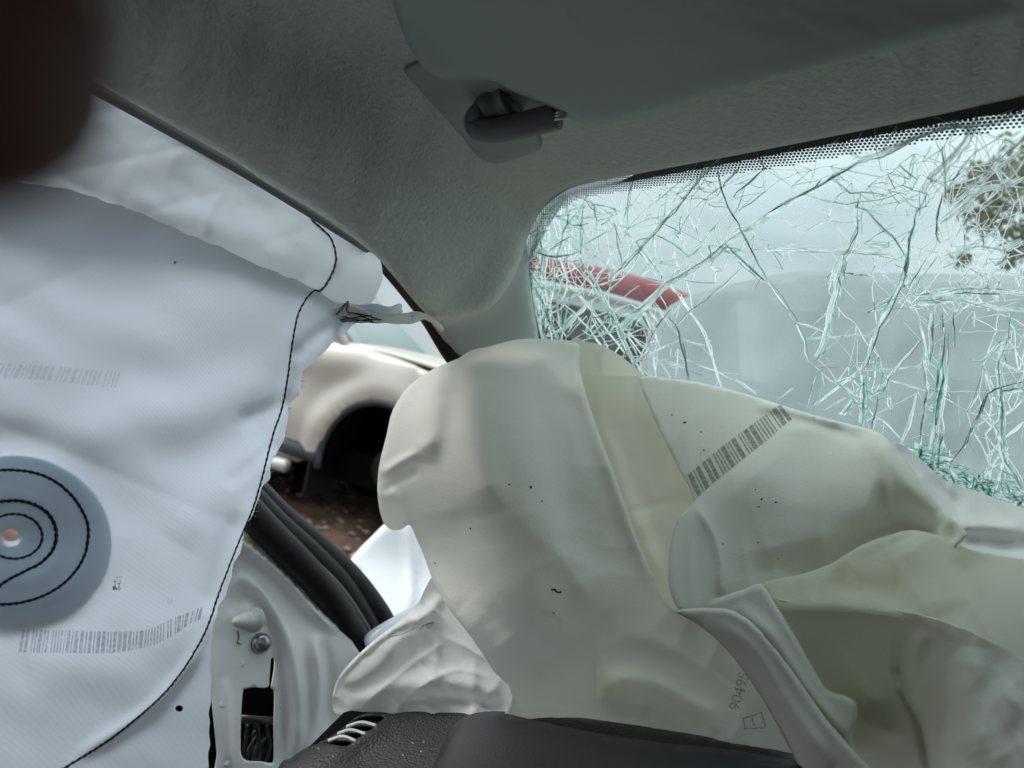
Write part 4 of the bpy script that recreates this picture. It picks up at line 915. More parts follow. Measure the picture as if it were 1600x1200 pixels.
# tether strap, its clear tab and stitching at the curtain's front corner
tether = empty('tether_strap', tuple(P(590, 490, .62)), 'off-white woven tether strap with navy zigzag stitching tied from the curtain corner to the pillar', 'strap')
TS = Surf([(510, 490, .595), (560, 490, .60), (600, 495, .62), (650, 495, .68), (540, 455, .60)])
tp_ = patch('webbing', [(506, 496), (512, 486), (530, 476), (545, 474), (580, 488), (610, 492), (640, 488), (656, 488), (668, 496), (640, 506), (612, 506), (560, 504), (524, 503), (522, 524), (516, 522), (513, 506)], TS, MAT['strap'], tether, step=4, thick=.0014, smooth=2, wav=.5)
patch('clear_tab', [(560, 477), (585, 474), (600, 478), (612, 479), (622, 474), (629, 476), (627, 483), (630, 488), (610, 493), (585, 490)], Surf([], base=lambda u, v: TS(u, v) + .004), MAT['clear'], tether, step=4, thick=.0012, smooth=2)
for pts in ([(518, 497), (530, 486), (544, 470), (542, 486), (556, 490), (575, 498), (583, 504)], [(522, 503), (550, 502), (570, 500), (596, 499)], [(534, 494), (560, 500), (584, 503)], [(545, 488), (570, 492), (594, 500)], [(495, 522), (498, 516), (503, 508)], [(530, 500), (556, 496), (580, 493)]):
    stitch('stitching', pts, TS, tp_, .0007)
q = crom([(640, 496, .672), (655, 492, .688), (675, 500, .715), (690, 515, .75)], 5)
tube('webbing_end', P(q[:, 0], q[:, 1], q[:, 2]), .0030, MAT['strap'], tether, n=10)
adopt(cur); adopt(tether)

# ------------------------------------------------------------------ passenger airbag
bag = empty('passenger_airbag', tuple(P(900, 1100, .56)), 'cream deflated passenger airbag with grey barcode slumped over the dashboard below the windscreen', 'airbag')
A = Surf([(860, 530, .76), (720, 555, .745), (592, 760, .69), (640, 600, .72), (750, 760, .585), (700, 960, .61), (960, 740, .63), (1020, 895, .585), (1050, 955, .53), (900, 1130, .585), (760, 1100, .60), (1180, 1150, .495), (905, 560, .745), (1000, 1060, .565), (650, 860, .665), (820, 930, .555), (925, 640, .69), (700, 1230, .64), (1000, 1250, .55), (760, 640, .64)],
         folds=[([(905, 545), (904, 580), (916, 625), (935, 680), (962, 750), (990, 830), (1022, 905), (1052, 952)], 16, .008, 'bump'),
                ([(760, 560), (745, 640), (750, 720), (775, 800)], 26, .010, 'bump'), ([(700, 580), (670, 640), (660, 720)], 20, .010, 'bump'),
                ([(830, 570), (850, 640), (880, 760), (930, 900)], 40, -.010, 'bump'),
                ([(596, 742), (625, 722), (655, 706)], 7, .008, 'bump'), ([(600, 770), (618, 752), (655, 735)], 6, -.006, 'bump'), ([(602, 752), (628, 790), (642, 830)], 7, .006, 'crease'),
                ([(690, 620), (680, 680), (650, 712)], 14, .005, 'bump'),
                ([(930, 1060), (1010, 1060), (1080, 1090), (1140, 1130)], 28, -.034, 'bump'), ([(960, 990), (1040, 1010), (1120, 1060), (1180, 1120)], 20, .010, 'bump'),
                ([(720, 950), (790, 1010), (850, 1080)], 26, .006, 'bump'), ([(860, 880), (900, 960), (960, 1010)], 30, -.006, 'bump'), ([(700, 800), (720, 900), (790, 1000)], 36, -.006, 'bump')],
         noise=.0005, nscale=330, seed=31, ridge=0.0028, rscale=300)
A_OUT = [(716, 560), (735, 548), (765, 541), (810, 530), (858, 530), (898, 534), (906, 545), (905, 570), (912, 604), (930, 662), (960, 742), (990, 830), (1020, 898), (1050, 950), (1110, 972), (1170, 1040), (1220, 1130), (1240, 1200), (1180, 1250), (900, 1240), (760, 1200),
         (800, 1090), (772, 1050), (738, 998), (702, 952), (678, 910), (662, 868), (650, 840), (640, 820), (628, 827), (612, 828), (598, 814), (590, 775), (592, 730), (604, 680), (614, 640), (640, 602), (678, 576)]
ap_ = patch('front_panel', A_OUT, A, MAT['bag'], bag, step=5, thick=0, smooth=3, rnd=(6, .004))
B = Surf([(895, 530, .765), (1005, 586, .80), (940, 540, .775), (905, 600, .75)], folds=[([(940, 538), (938, 560), (942, 590)], 6, .006, 'bump')])
patch('rear_panel', [(890, 534), (915, 534), (942, 540), (975, 560), (1006, 588), (1020, 620), (900, 640)], B, MAT['bagthin'], bag, step=6, thick=0, smooth=2)
C1 = Surf([(910, 590, .755), (1080, 596, .72), (950, 700, .70), (1020, 880, .625), (1100, 760, .66), (1060, 950, .575), (1150, 650, .70)], folds=[([(915, 600), (950, 700), (1000, 830), (1045, 930)], 14, -.008, 'bump')], noise=.0004, nscale=300, seed=14, ridge=0.003, rscale=200)
patch('lit_gusset', [(900, 586), (935, 586), (985, 588), (1040, 592), (1110, 640), (1130, 800), (1090, 960), (1050, 965), (1010, 900), (975, 815), (945, 730), (915, 650)], C1, MAT['bagthin'], bag, step=7, thick=0, smooth=2)
C2 = Surf([(1000, 590, .705), (1200, 625, .665), (1370, 675, .60), (1500, 830, .51), (1100, 935, .525), (1085, 780, .60), (1200, 760, .585), (1340, 780, .555), (1250, 890, .54), (1400, 840, .535), (1045, 880, .55)],
          folds=[([(1360, 672), (1400, 730), (1440, 790), (1490, 840)], 20, .010, 'bump'), ([(1086, 785), (1118, 850), (1126, 930)], 9, .008, 'crease'), ([(1230, 918), (1300, 880), (1350, 846), (1400, 822), (1440, 824), (1490, 850)], 24, -.024, 'bump'), ([(1360, 780), (1420, 795), (1470, 830)], 30, -.010, 'bump'),
                 ([(1180, 632), (1240, 645), (1320, 664)], 8, .005, 'bump'), ([(1200, 640), (1280, 662), (1350, 690)], 10, -.004, 'bump'), ([(1160, 720), (1220, 800), (1240, 880)], 60, .010, 'bump')], noise=.0005, nscale=300, seed=15, ridge=0.0028, rscale=260)
c2 = patch('side_panel', [(1000, 589), (1040, 591), (1090, 597), (1150, 611), (1200, 626), (1250, 642), (1300, 656), (1350, 668), (1378, 678), (1400, 700), (1430, 738), (1460, 778), (1490, 812), (1512, 835), (1480, 860), (1420, 870), (1340, 890), (1290, 915), (1200, 940), (1130, 955), (1075, 962), (1050, 935), (1044, 895), (1048, 850), (1060, 808), (1085, 782), (1062, 735), (1035, 680), (1014, 634)],
           C2, MAT['bag'], bag, step=5, thick=.0016, smooth=2, rnd=(3, .001))
D = Surf([(1400, 832, .512), (1210, 930, .505), (1300, 882, .512), (1320, 948, .487), (1600, 880, .485), (1600, 1030, .40), (1430, 960, .458), (1520, 990, .43), (1500, 900, .49), (1750, 1080, .35), (1750, 900, .43)],
         folds=[([(1420, 838), (1450, 900), (1470, 960)], 40, .010, 'bump'), ([(1500, 870), (1520, 930), (1500, 985)], 16, -.005, 'bump'), ([(1300, 900), (1340, 920), (1420, 930)], 20, -.006, 'bump')], noise=.0005, nscale=260, seed=16, ridge=0.002, rscale=260)
patch('lower_gusset', [(1192, 914), (1212, 905), (1250, 898), (1300, 880), (1345, 852), (1390, 836), (1425, 828), (1470, 838), (1520, 860), (1600, 874), (1780, 905), (1780, 1100), (1600, 1040), (1520, 1000), (1430, 970), (1330, 956), (1250, 954), (1212, 950)], D, MAT['bagthin'], bag, step=5, thick=0, smooth=2, rnd=(4, .002))
E = Surf([(1212, 945, .503), (1330, 948, .487), (1430, 960, .452), (1520, 990, .424), (1600, 1030, .394), (1350, 1040, .565), (1400, 1120, .555), (1500, 1080, .425), (1600, 1160, .36), (1460, 1200, .43), (1340, 1200, .50), (1540, 1250, .36), (1250, 1010, .52), (1750, 1200, .30)],
         folds=[([(1280, 985), (1340, 1050), (1385, 1120)], 34, -.018, 'bump'), ([(1480, 1000), (1470, 1080), (1490, 1180)], 14, .003, 'crease'), ([(1600, 1050), (1545, 1110), (1520, 1200)], 14, .003, 'crease'), ([(1415, 985), (1402, 1030), (1412, 1080), (1436, 1130), (1456, 1220)], 8, -.022, 'bump'), ([(1440, 985), (1425, 1040), (1440, 1100)], 14, .012, 'bump'), ([(1600, 1080), (1560, 1130), (1540, 1200)], 30, .008, 'bump'), ([(1330, 1120), (1380, 1140), (1420, 1150)], 12, .01, 'bump'),
                ([(1340, 1045), (1380, 1050), (1420, 1062)], 12, .006, 'bump'), ([(1520, 1010), (1510, 1100), (1530, 1180)], 30, .010, 'bump')], noise=.0006, nscale=240, seed=17, ridge=0.0025, rscale=240)
patch('lower_panel', [(1205, 940), (1250, 945), (1330, 947), (1430, 960), (1520, 989), (1600, 1028), (1780, 1090), (1780, 1380), (1330, 1380), (1320, 1180), (1280, 1080), (1235, 1000)], E, MAT['bag'], bag, step=5, thick=.0012, smooth=2)
BP = Surf([(700, 900, .76), (1000, 830, .73), (1250, 960, .68), (1750, 1080, .60), (1750, 1380, .56), (900, 1250, .70), (1300, 1250, .68)])
patch('backlight_blocker', [(690, 1000), (760, 960), (900, 950), (1000, 960), (1060, 972), (1250, 972), (1430, 975), (1600, 1045), (1760, 1090), (1760, 1380), (760, 1380)], BP, MAT['bag'], bag, step=16, thick=0, smooth=2)  # unseen rear layer added to keep backlight off the lower folds
F2 = Surf([(1130, 940, .508), (1212, 945, .49), (1250, 1010, .475), (1330, 1100, .45), (1300, 1180, .44), (1200, 990, .48), (1360, 1260, .41)], folds=[([(1150, 945), (1205, 995), (1260, 1075), (1320, 1150)], 12, .006, 'bump')])
patch('fold_roll', [(1100, 950), (1135, 930), (1165, 920), (1190, 912), (1212, 944), (1250, 1006), (1290, 1075), (1318, 1085), (1338, 1098), (1340, 1125), (1334, 1150), (1350, 1190), (1420, 1260), (1330, 1270), (1280, 1150), (1240, 1070), (1190, 1000)], F2, MAT['bag'], bag, step=4, thick=.0012, smooth=2, rnd=(9, .008))
F1 = Surf([(1060, 955, .498), (1150, 960, .480), (1240, 1060, .455), (1350, 1190, .415), (1200, 1150, .455), (1130, 1030, .48), (1400, 1260, .40)], folds=[([(1100, 965), (1170, 1010), (1230, 1100), (1300, 1200)], 14, .005, 'bump')])
patch('fold_roll', [(1054, 956), (1085, 950), (1120, 950), (1150, 956), (1192, 988), (1240, 1050), (1290, 1122), (1350, 1190), (1420, 1270), (1290, 1270), (1240, 1180), (1190, 1090), (1140, 1020), (1090, 975)], F1, MAT['bag'], bag, step=4, thick=.0012, smooth=2, rnd=(10, .008))
G = Surf([(1400, 690, .64), (1480, 752, .62), (1600, 795, .60), (1500, 835, .56), (1600, 870, .54), (1750, 850, .54)], folds=[([(1500, 780), (1520, 810), (1540, 822), (1600, 828)], 12, .010, 'bump'), ([(1490, 838), (1560, 848), (1620, 850)], 14, -.014, 'bump'), ([(1450, 745), (1500, 790), (1530, 818)], 8, -.006, 'bump')], noise=.0006, nscale=180, seed=18, ridge=0.005, rscale=160)
patch('upper_gusset', [(1390, 690), (1420, 702), (1450, 728), (1480, 752), (1520, 765), (1560, 780), (1600, 794), (1780, 850), (1780, 940), (1600, 895), (1540, 880), (1480, 860), (1440, 790), (1410, 740)], G, MAT['bagw'], bag, step=6, thick=0, smooth=2)
H = Surf([(520, 1090, .645), (700, 950, .69), (800, 1100, .615), (600, 1000, .68), (640, 1120, .64), (560, 1060, .655)], folds=[([(528, 1066), (560, 1030), (610, 990), (680, 950)], 10, .012, 'bump'), ([(545, 1078), (585, 1048), (612, 1018), (625, 985)], 14, -.010, 'bump'), ([(560, 1110), (640, 1040), (700, 1000)], 6, .004, 'crease'), ([(600, 1120), (700, 1050), (770, 1060)], 6, .004, 'crease'), ([(540, 1100), (620, 1072), (700, 1065), (780, 1080)], 18, .008, 'bump'),
                 ([(620, 1100), (700, 1090), (800, 1110)], 12, -.006, 'bump'), ([(690, 930), (665, 965), (640, 985)], 8, .006, 'bump')], noise=.0005, nscale=180, seed=19, ridge=0.0035, rscale=150)
patch('corner_flap', [(522, 1076), (530, 1056), (556, 1026), (590, 996), (622, 972), (655, 940), (672, 905), (700, 900), (760, 1020), (840, 1110), (880, 1150), (700, 1150), (600, 1140), (550, 1132), (526, 1118), (519, 1100)], H, MAT['bagw'], bag, step=4, thick=0, smooth=2)
stitch('edge_stitching', [(520, 1098), (523, 1078), (532, 1060), (558, 1030), (592, 1001), (630, 990), (656, 976), (672, 958)], Surf([], base=lambda u, v: H(u, v) - .001), bag, .0006, m_=MAT['strap'])
barcode('printed_barcode', [(1074, 742), (1098, 722), (1130, 696), (1160, 674), (1190, 652), (1212, 636), (1222, 630)], [(1090, 776), (1116, 754), (1148, 728), (1178, 704), (1210, 678), (1228, 662), (1240, 654)], C2, MAT['printg'], c2, bars(24, 12, 3.2))
speck('dirt_speck', [(735, 826, 3), (796, 757, 2.5), (829, 761, 4), (847, 783, 2), (985, 640, 2), (1070, 660, 4), (1050, 648, 2), (1095, 675, 2), (1100, 703, 2.2), (1180, 765, 2), (1190, 780, 3), (1212, 785, 2.4), (1185, 792, 2.5), (1130, 850, 1.8), (1184, 848, 2), (1216, 873, 1.8), (990, 800, 2.5), (600, 845, 2), (680, 880, 2), (700, 842, 1.5)][0:4] + [(680, 880, 2), (865, 958, 2)], A, ap_)
speck('dirt_speck', [(1070, 660, 4), (1050, 648, 2), (1095, 675, 2), (1100, 703, 2.2), (1180, 765, 2), (1190, 780, 3), (1212, 785, 2.4), (1185, 792, 2.5), (1130, 850, 1.8), (1184, 848, 2), (1216, 873, 1.8)], C2, c2)
stitch('straw_fragment', [(861, 921), (866, 921), (870, 925), (876, 925)], A, ap_, .0011, m_=MAT['speck'])
stitch('hair_fibre', [(656, 984), (662, 977), (672, 974), (679, 973)], H, bag, .0005, m_=MAT['speck'])
def text_on(name, body, surf, cx, cy, size, rot, m_, parent, off=.0006):
    cu_ = bpy.data.curves.new(name, 'FONT'); cu_.body = body; cu_.size = size; cu_.align_x = 'CENTER'; cu_.align_y = 'CENTER'
    o = bpy.data.objects.new(name, cu_); COL.objects.link(o)
    dg = bpy.context.evaluated_depsgraph_get(); me = bpy.data.meshes.new_from_object(o.evaluated_get(dg))
    bpy.data.objects.remove(o); bpy.data.curves.remove(cu_)
    c, s = math.cos(math.radians(rot)), math.sin(math.radians(rot))
    xy = np.array([(v.co.x, -v.co.y) for v in me.vertices]); uv = np.stack([cx + xy[:, 0] * c - xy[:, 1] * s, cy + xy[:, 0] * s + xy[:, 1] * c], 1)
    X = P(uv[:, 0], uv[:, 1], surf(uv[:, 0], uv[:, 1]) - off)
    for v, x in zip(me.vertices, X): v.co = x
    me.update(); me.name = name
    return link(name, me, m_, parent)
text_on('printed_number', '90495', A, 1156, 1080, 25, -74, MAT['printg'], ap_, .0012)
decal('printed_mark', [[(a - 8, b) for a, b in q] for q in [[(1168, 1122), (1198, 1112), (1199, 1114), (1169, 1124)], [(1170, 1138), (1203, 1136), (1203, 1138), (1170, 1140)], [(1168, 1122), (1170, 1122), (1173, 1139), (1171, 1139)], [(1197, 1113), (1199, 1113), (1205, 1136), (1203, 1136)], [(1182, 1121), (1184, 1120), (1187, 1134), (1185, 1134)]]], A, MAT['printg'], ap_, .0012)
adopt(bag)

# ------------------------------------------------------------------ outside: champagne off-roader with a missing front wheel
def suv():
    fw = np.array([.956, .292, 0.0]); fw /= np.linalg.norm(fw)
    c = P(585, 742, 4.35); c[2] = 0
    root = empty('parked_suv', (0, 0, 0), 'champagne off-road car with an empty front wheel arch, standing on bare brown soil', 'car')
    # local frame: x forward, y left, z up, origin on the ground below the right front arch
    arch_c, R_ = (0.0, .42), .43
    def side_outline():
        o = [(-3.3, .42), (-3.15, .42)]
        o += [(-2.7 + .43 * math.cos(a), .42 + .43 * math.sin(a)) for a in np.linspace(math.pi, 0, 18)]
        o += [(-2.1, .33), (-.60, .33)]
        o += [(arch_c[0] + R_ * math.cos(a), arch_c[1] + R_ * math.sin(a)) for a in np.linspace(math.pi, 0, 26)]
        o += [(.52, .42), (.78, .45), (.80, .70), (.76, .96), (.50, 1.07), (.0, 1.13), (-.42, 1.17), (-.6, 1.18), (-2.0, 1.18), (-3.3, 1.17)]
        return o
    def bulge(x, z):
        y = .03 * np.exp(-((z - 1.04) / .10) ** 2) + .025 * np.exp(-((z - .62) / .16) ** 2) - .22 * np.clip((z - 1.06) / .12, 0, 1) ** 2 * .35
        r = np.hypot(x - arch_c[0], z - arch_c[1]); y = y + .035 * np.exp(-((r - .50) / .07) ** 2) - .018 * np.exp(-((r - .66) / .07) ** 2)
        r = np.hypot(x + 2.7, z - .42); y = y + .035 * np.exp(-((r - .50) / .07) ** 2)
        y = y - .12 * np.clip((x - .35) / .45, 0, 1) ** 2
        y = y - .012 * np.exp(-((x + .62) / .008) ** 2)
        return y
    ol = resample(np.array(side_outline()), .05, True)
    lo, hi = ol.min(0), ol.max(0)
    gx, gy = np.meshgrid(np.arange(lo[0], hi[0], .045), np.arange(lo[1], hi[1], .04)); g = np.stack([gx.ravel(), gy.ravel()], 1)
    g = g[inside(g, ol)]; g = g[seg_dist(g, ol, True)[0] > .02]
    r = delaunay_2d_cdt([Vector(p) for p in np.vstack([ol, g])], [(i, (i + 1) % len(ol)) for i in range(len(ol))], [], 1, 1e-6)
    v2 = np.array([tuple(p) for p in r[0]]); f2 = np.array([f for f in r[2] if len(f) == 3]); f2 = f2[inside(v2[f2].mean(1), ol)]
    y = bulge(v2[:, 0], v2[:, 1])
    HW = .88
    for sgn in (-1, 1):
        X = np.stack([v2[:, 0], sgn * (HW + y), v2[:, 1]], 1)
        o = mesh_from('side_panel', X, f2 if sgn > 0 else f2[:, ::-1], MAT['suv'], root)
        md = o.modifiers.new('t', 'SOLIDIFY'); md.thickness = .03; md.offset = -1
    # hood, cabin, bumper
    def loft(name, rows, m_):
        n = len(rows[0]); vs = [p for r_ in rows for p in r_]; fs = []
        for j in range(len(rows) - 1):
            for i in range(n - 1): fs.append((j * n + i, j * n + i + 1, (j + 1) * n + i + 1, (j + 1) * n + i))
        o = mesh_from(name, vs, fs, m_, root); md = o.modifiers.new('t', 'SOLIDIFY'); md.thickness = .02; md.offset = -1; return o
    ys = np.linspace(-.845, .845, 15)
    hz = lambda x: 1.165 - .10 * np.clip((x + .42) / 1.15, 0, 1) ** 1.6
    loft('bonnet', [[(x, y_ * (1 - .05 * max(0, x)), hz(x) + .05 * (1 - (y_ / .845) ** 2)) for y_ in ys] for x in np.linspace(-.45, .74, 14)], MAT['suv'])
    loft('windscreen', [[(x, y_ * (1 - .12 * t), z + .04 * (1 - (y_ / .845) ** 2)) for y_ in ys * .93] for t, x, z in [(0, -.42, 1.18), (.5, -.78, 1.42), (1, -1.12, 1.66)]], MAT['glasspale'])
    loft('roof', [[(x, y_ * .84, 1.69 + .05 * (1 - (y_ / .845) ** 2)) for y_ in ys] for x in np.linspace(-1.12, -3.25, 8)], MAT['suv'])
    loft('tailgate', [[(-3.28 + .12 * t, y_, .45 + 1.18 * t) for y_ in ys * (1 - .14 * t)] for t in np.linspace(0, 1, 6)], MAT['suv'])
    for sgn in (-1, 1):
        loft('side_window', [[(x, sgn * (.84 - .12 * t), z) for x in np.linspace(-.55 - .55 * t, -3.2, 10)] for t, z in [(0, 1.18), (.5, 1.42), (1, 1.66)]], MAT['glassdark'])
        for (xa, xb) in ((-.45, -1.12), (-1.55, -1.62), (-2.5, -2.55), (-3.2, -3.2)):
            tube('window_pillar', [(xa, sgn * .85, 1.17), ((xa + xb) / 2, sgn * .79, 1.42), (xb, sgn * .73, 1.68)], .035, MAT['suv'], root, n=10)
        a = np.linspace(math.radians(192), math.radians(-12), 30)
        tube('arch_trim', [(R_ * 1.0 * math.cos(t), sgn * (HW + .028 + .006), .42 + R_ * 1.0 * math.sin(t)) for t in a], .028, MAT['trimgrey'], root, n=10)
        tube('arch_trim', [(-2.7 + R_ * math.cos(t), sgn * (HW + .034), .42 + R_ * math.sin(t)) for t in a], .028, MAT['trimgrey'], root, n=10)
        tube('lower_cladding', [(-.44, sgn * (HW + .02), .40), (-.9, sgn * (HW + .03), .43), (-2.2, sgn * (HW + .03), .43)], .055, MAT['trimgrey'], root, n=10)
        tube('side_step', [(-.62, sgn * (HW + .10), .30), (-.9, sgn * (HW + .10), .30), (-2.1, sgn * (HW + .10), .30)], .045, MAT['chrome'], root, n=12)
        hl = mesh_from('headlight', [(.50, sgn * .80, .70), (.80, sgn * .62, .70), (.80, sgn * .62, .88), (.52, sgn * .80, .92)], [(0, 1, 2, 3)], MAT['glasspale'], root)
        md = hl.modifiers.new('t', 'SOLIDIFY'); md.thickness = .04; md.offset = 0
    box_mesh('front_bumper', (.22, 1.66, .34), MAT['suv'], root, (.76, 0, .52), .06)
    box_mesh('wheel_well', (.98, .06, .60), MAT['dark'], root, (0, -.42, .62))  # near-black plates and liners deepen the shade in the arch
    box_mesh('wheel_well', (.98, .06, .60), MAT['dark'], root, (0, .42, .62))
    box_mesh('underbody', (3.9, 1.4, .22), MAT['dark'], root, (-1.3, 0, .36))
    box_mesh('engine_block', (.8, .78, .45), MAT['dark'], root, (.1, 0, .68))
    for sgn in (-1, 1):
        aa = np.linspace(math.radians(185), math.radians(-5), 16)
        loft('arch_liner', [[(.425 * math.cos(t), sgn * y_, .42 + .425 * math.sin(t)) for t in aa] for y_ in (.87, .6, .40)], MAT['dark'])
    box_mesh('mud_flap', (.02, .28, .34), MAT['rubber'], root, (-.47, -.80, .30))
    box_mesh('axle_stand', (.16, .16, .34), MAT['dark'], root, (-.95, -.35, .15), .02)
    tube('brake_disc', [(0.02, -.74, .42), (0.02, -.715, .42)], .14, MAT['bolt'], root, n=24)
    tube('wheel_hub', [(0.02, -.80, .42), (0.02, -.72, .42)], .05, MAT['bolt'], root, n=16)
    for sgn in (-1, 1):
        t_ = tube('rear_wheel', [(-2.7, sgn * .66, .36), (-2.7, sgn * .90, .36)], .36, MAT['rubber'], root, n=28)
        tube('wheel_rim', [(-2.7, sgn * .88, .36), (-2.7, sgn * .915, .36)], .22, MAT['bolt'], t_, n=20)
    root.rotation_euler = (0, math.radians(-1.5), math.atan2(fw[1], fw[0]))
    # the right-hand front arch (local y = -HW) is the one we look at
    left = np.array([-fw[1], fw[0], 0])
    root.location = tuple(c + left * HW)
suv()

# ------------------------------------------------------------------ outside: white van with a red roof
def van():
    root = empty('red_roofed_van', (0, 0, 0), 'white van with dusty red roof and dark side window behind the cracked windscreen', 'van')
    fw = np.array([.743 * .97 + .669 * .24, .669 * .97 - .743 * .24, 0]); fw /= np.linalg.norm(fw)
    O = P(1095, 452, 5.2)                       # front tip of the roof
    H_ = float(O[2])
    def sec(x):                                  # roof half-section: narrower and lower towards the nose
        t = max(0, 1 + x / .55) if x > -.55 else 0
        return (.80 - .06 * t, H_ + .10 - .09 * t)
    xs = [0, -.08, -.2, -.4, -.7, -1.2, -2.0, -2.9]
    rows = []
    for x in xs:
        w_, h = sec(x)
        rows.append([(x, w_ * math.sin(a), h - .30 + .30 * (max(0, math.cos(a)) ** .3 - .31) / .69) for a in np.linspace(-1.55, 1.55, 21)])
    n = 21; vs = [p for r_ in rows for p in r_]; fs = [(j * n + i, j * n + i + 1, (j + 1) * n + i + 1, (j + 1) * n + i) for j in range(len(xs) - 1) for i in range(n - 1)]
    o = mesh_from('roof', vs, fs, MAT['red'], root); md = o.modifiers.new('t', 'SOLIDIFY'); md.thickness = .02
    for sgn in (-1, 1):
        tube('drip_rail', [(x, sgn * (sec(x)[0] + .015), sec(x)[1] - .31) for x in xs], .035, MAT['vanwhite'], root, n=10)
        # body side with a window opening
        zt, zb = H_ - .24, .45
        def yy(z): return .80 + .10 * min(1, max(0, (zt - z) / .7))
        ol = [(-2.9, zb), (1.0, zb), (1.05, .95), (.55, 1.12), (.10, H_ - .35), (-.06, zt - .05), (-.5, zt), (-2.9, zt)]
        win = [(-.42, zt - .10), (-.32, zt - .16), (-.28, zt - .30), (-.34, zt - .55), (-.42, zt - .62), (-1.2, zt - .62), (-1.32, zt - .55), (-1.32, zt - .14), (-1.22, zt - .07)]
        r = delaunay_2d_cdt([Vector(p) for p in ol + win], [(i, (i + 1) % len(ol)) for i in range(len(ol))] + [(len(ol) + i, len(ol) + (i + 1) % len(win)) for i in range(len(win))], [], 1, 1e-6)
        v2 = np.array([tuple(p) for p in r[0]]); f2 = np.array(r[2]); f2 = f2[~inside(v2[f2].mean(1), np.array(win))]
        X = [(p[0], sgn * yy(p[1]), p[1]) for p in v2]
        o = mesh_from('side_panel', X, f2, MAT['vanwhite'], root, smooth=False); md = o.modifiers.new('t', 'SOLIDIFY'); md.thickness = .02; md.offset = 0
        g = mesh_from('side_window', [(p[0], sgn * (yy(p[1]) - .012), p[1]) for p in win], [tuple(range(len(win)))], MAT['glassdark'], root, smooth=False)
        md = g.modifiers.new('t', 'SOLIDIFY'); md.thickness = .008
        for xw in (.45, -2.2):
            t_ = tube('wheel', [(xw, sgn * .70, .33), (xw, sgn * .93, .33)], .33, MAT['rubber'], root, n=28)
            tube('wheel_rim', [(xw, sgn * .91, .33), (xw, sgn * .945, .33)], .2, MAT['bolt'], t_, n=20)
    sg = lambda x, z: [(x, y_, z) for y_ in (-.8, .8)]
    for nm, m_, pts in (('windscreen', 'glassdark', [(.0, H_ - .24), (.55, 1.12)]), ('bonnet', 'vanwhite', [(.55, 1.12), (1.05, .95)]), ('front_panel', 'vanwhite', [(1.05, .95), (1.0, .45)]), ('rear_panel', 'vanwhite', [(-2.9, .45), (-2.9, H_ - .06)]), ('underbody', 'dark', [(1.0, .45), (-2.9, .45)])):
        (xa, za), (xb, zb_) = pts
        o = mesh_from(nm, sg(xa, za) + sg(xb, zb_), [(0, 1, 3, 2)], MAT[m_], root, smooth=False); md = o.modifiers.new('t', 'SOLIDIFY'); md.thickness = .02
    root.rotation_euler = (0, 0, math.atan2(fw[1], fw[0]))
    left = np.array([-fw[1], fw[0], 0]); loc = O + left * .7; loc[2] = 0
    root.location = tuple(loc)
van()

# ------------------------------------------------------------------ tree beyond the hood
def tree():
    c = P(1680, 360, 9.0); base = np.array([c[0], c[1], 0.0])
    root = empty('olive_tree', tuple(base), 'loose olive green tree beyond the hood at the right edge of the windscreen', 'tree')
    top = c[2] + .9
    tube('trunk', [base, base + [.05, .04, top * .3], base + [-.05, .1, top * .6], base + [0.05, .05, top * .9]], [.16, .13, .10, .05], MAT['bark'], root, n=10)
    rr = np.random.RandomState(5); vs, fs = [], []
    def leafs(cx, n, s):
        for _ in range(n):
            p = cx + rr.randn(3) * s; a = rr.randn(3); a /= np.linalg.norm(a); b = np.cross(a, rr.randn(3)); b /= np.linalg.norm(b)
            l, w_ = rr.uniform(.05, .11), rr.uniform(.02, .04); b0 = len(vs)
            vs.extend([p - a * l, p + b * w_, p + a * l, p - b * w_]); fs.append((b0, b0 + 1, b0 + 2, b0 + 3))
    for k in range(16):
        az = k * 2.4; el = rr.uniform(.2, 1.1); ln = rr.uniform(.5, .9); z0 = top * rr.uniform(.45, .85)
        p0 = base + [0, .05, z0]; d_ = np.array([math.cos(az) * math.cos(el), math.sin(az) * math.cos(el), math.sin(el)])
        p1 = p0 + d_ * ln * .6 + rr.randn(3) * .08; p2 = p0 + d_ * ln + rr.randn(3) * .15
        tube('branch', [p0, p1, p2], [.045, .028, .01], MAT['bark'], root, n=7)
        for pc, nn in ((p2, 200), (p1 + rr.randn(3) * .2, 110)):
            r_ = pc - EYE
            if (r_ @ RGT) / (r_ @ FWD) * FPX + 800 > 1650: leafs(pc, nn, .18)
    for (u, v, s, n) in [(1530, 272, .10, 60), (1500, 302, .07, 40), (1555, 328, .16, 120), (1590, 290, .22, 170), (1535, 345, .10, 70), (1592, 368, .12, 80), (1588, 398, .08, 60), (1510, 322, .06, 30), (1505, 405, .05, 30), (1610, 250, .22, 170)]:
        leafs(P(u, v, 8.6 + rr.rand() * .6), n, s)
    for (a, b) in [((1680, 340), (1560, 330)), ((1680, 330), (1590, 290)), ((1690, 380), (1585, 390)), ((1570, 325), (1515, 280))]:
        q = [P(*a, 9.0), P((a[0] + b[0]) / 2, (a[1] + b[1]) / 2 - 8, 8.9), P(*b, 8.8)]; tube('branch', q, [.04, .025, .01], MAT['bark'], root, n=7)
    o = mesh_from('crown', vs, fs, MAT['leaf'], root, smooth=False); o['kind'] = 'stuff'
    adopt(root)
tree()

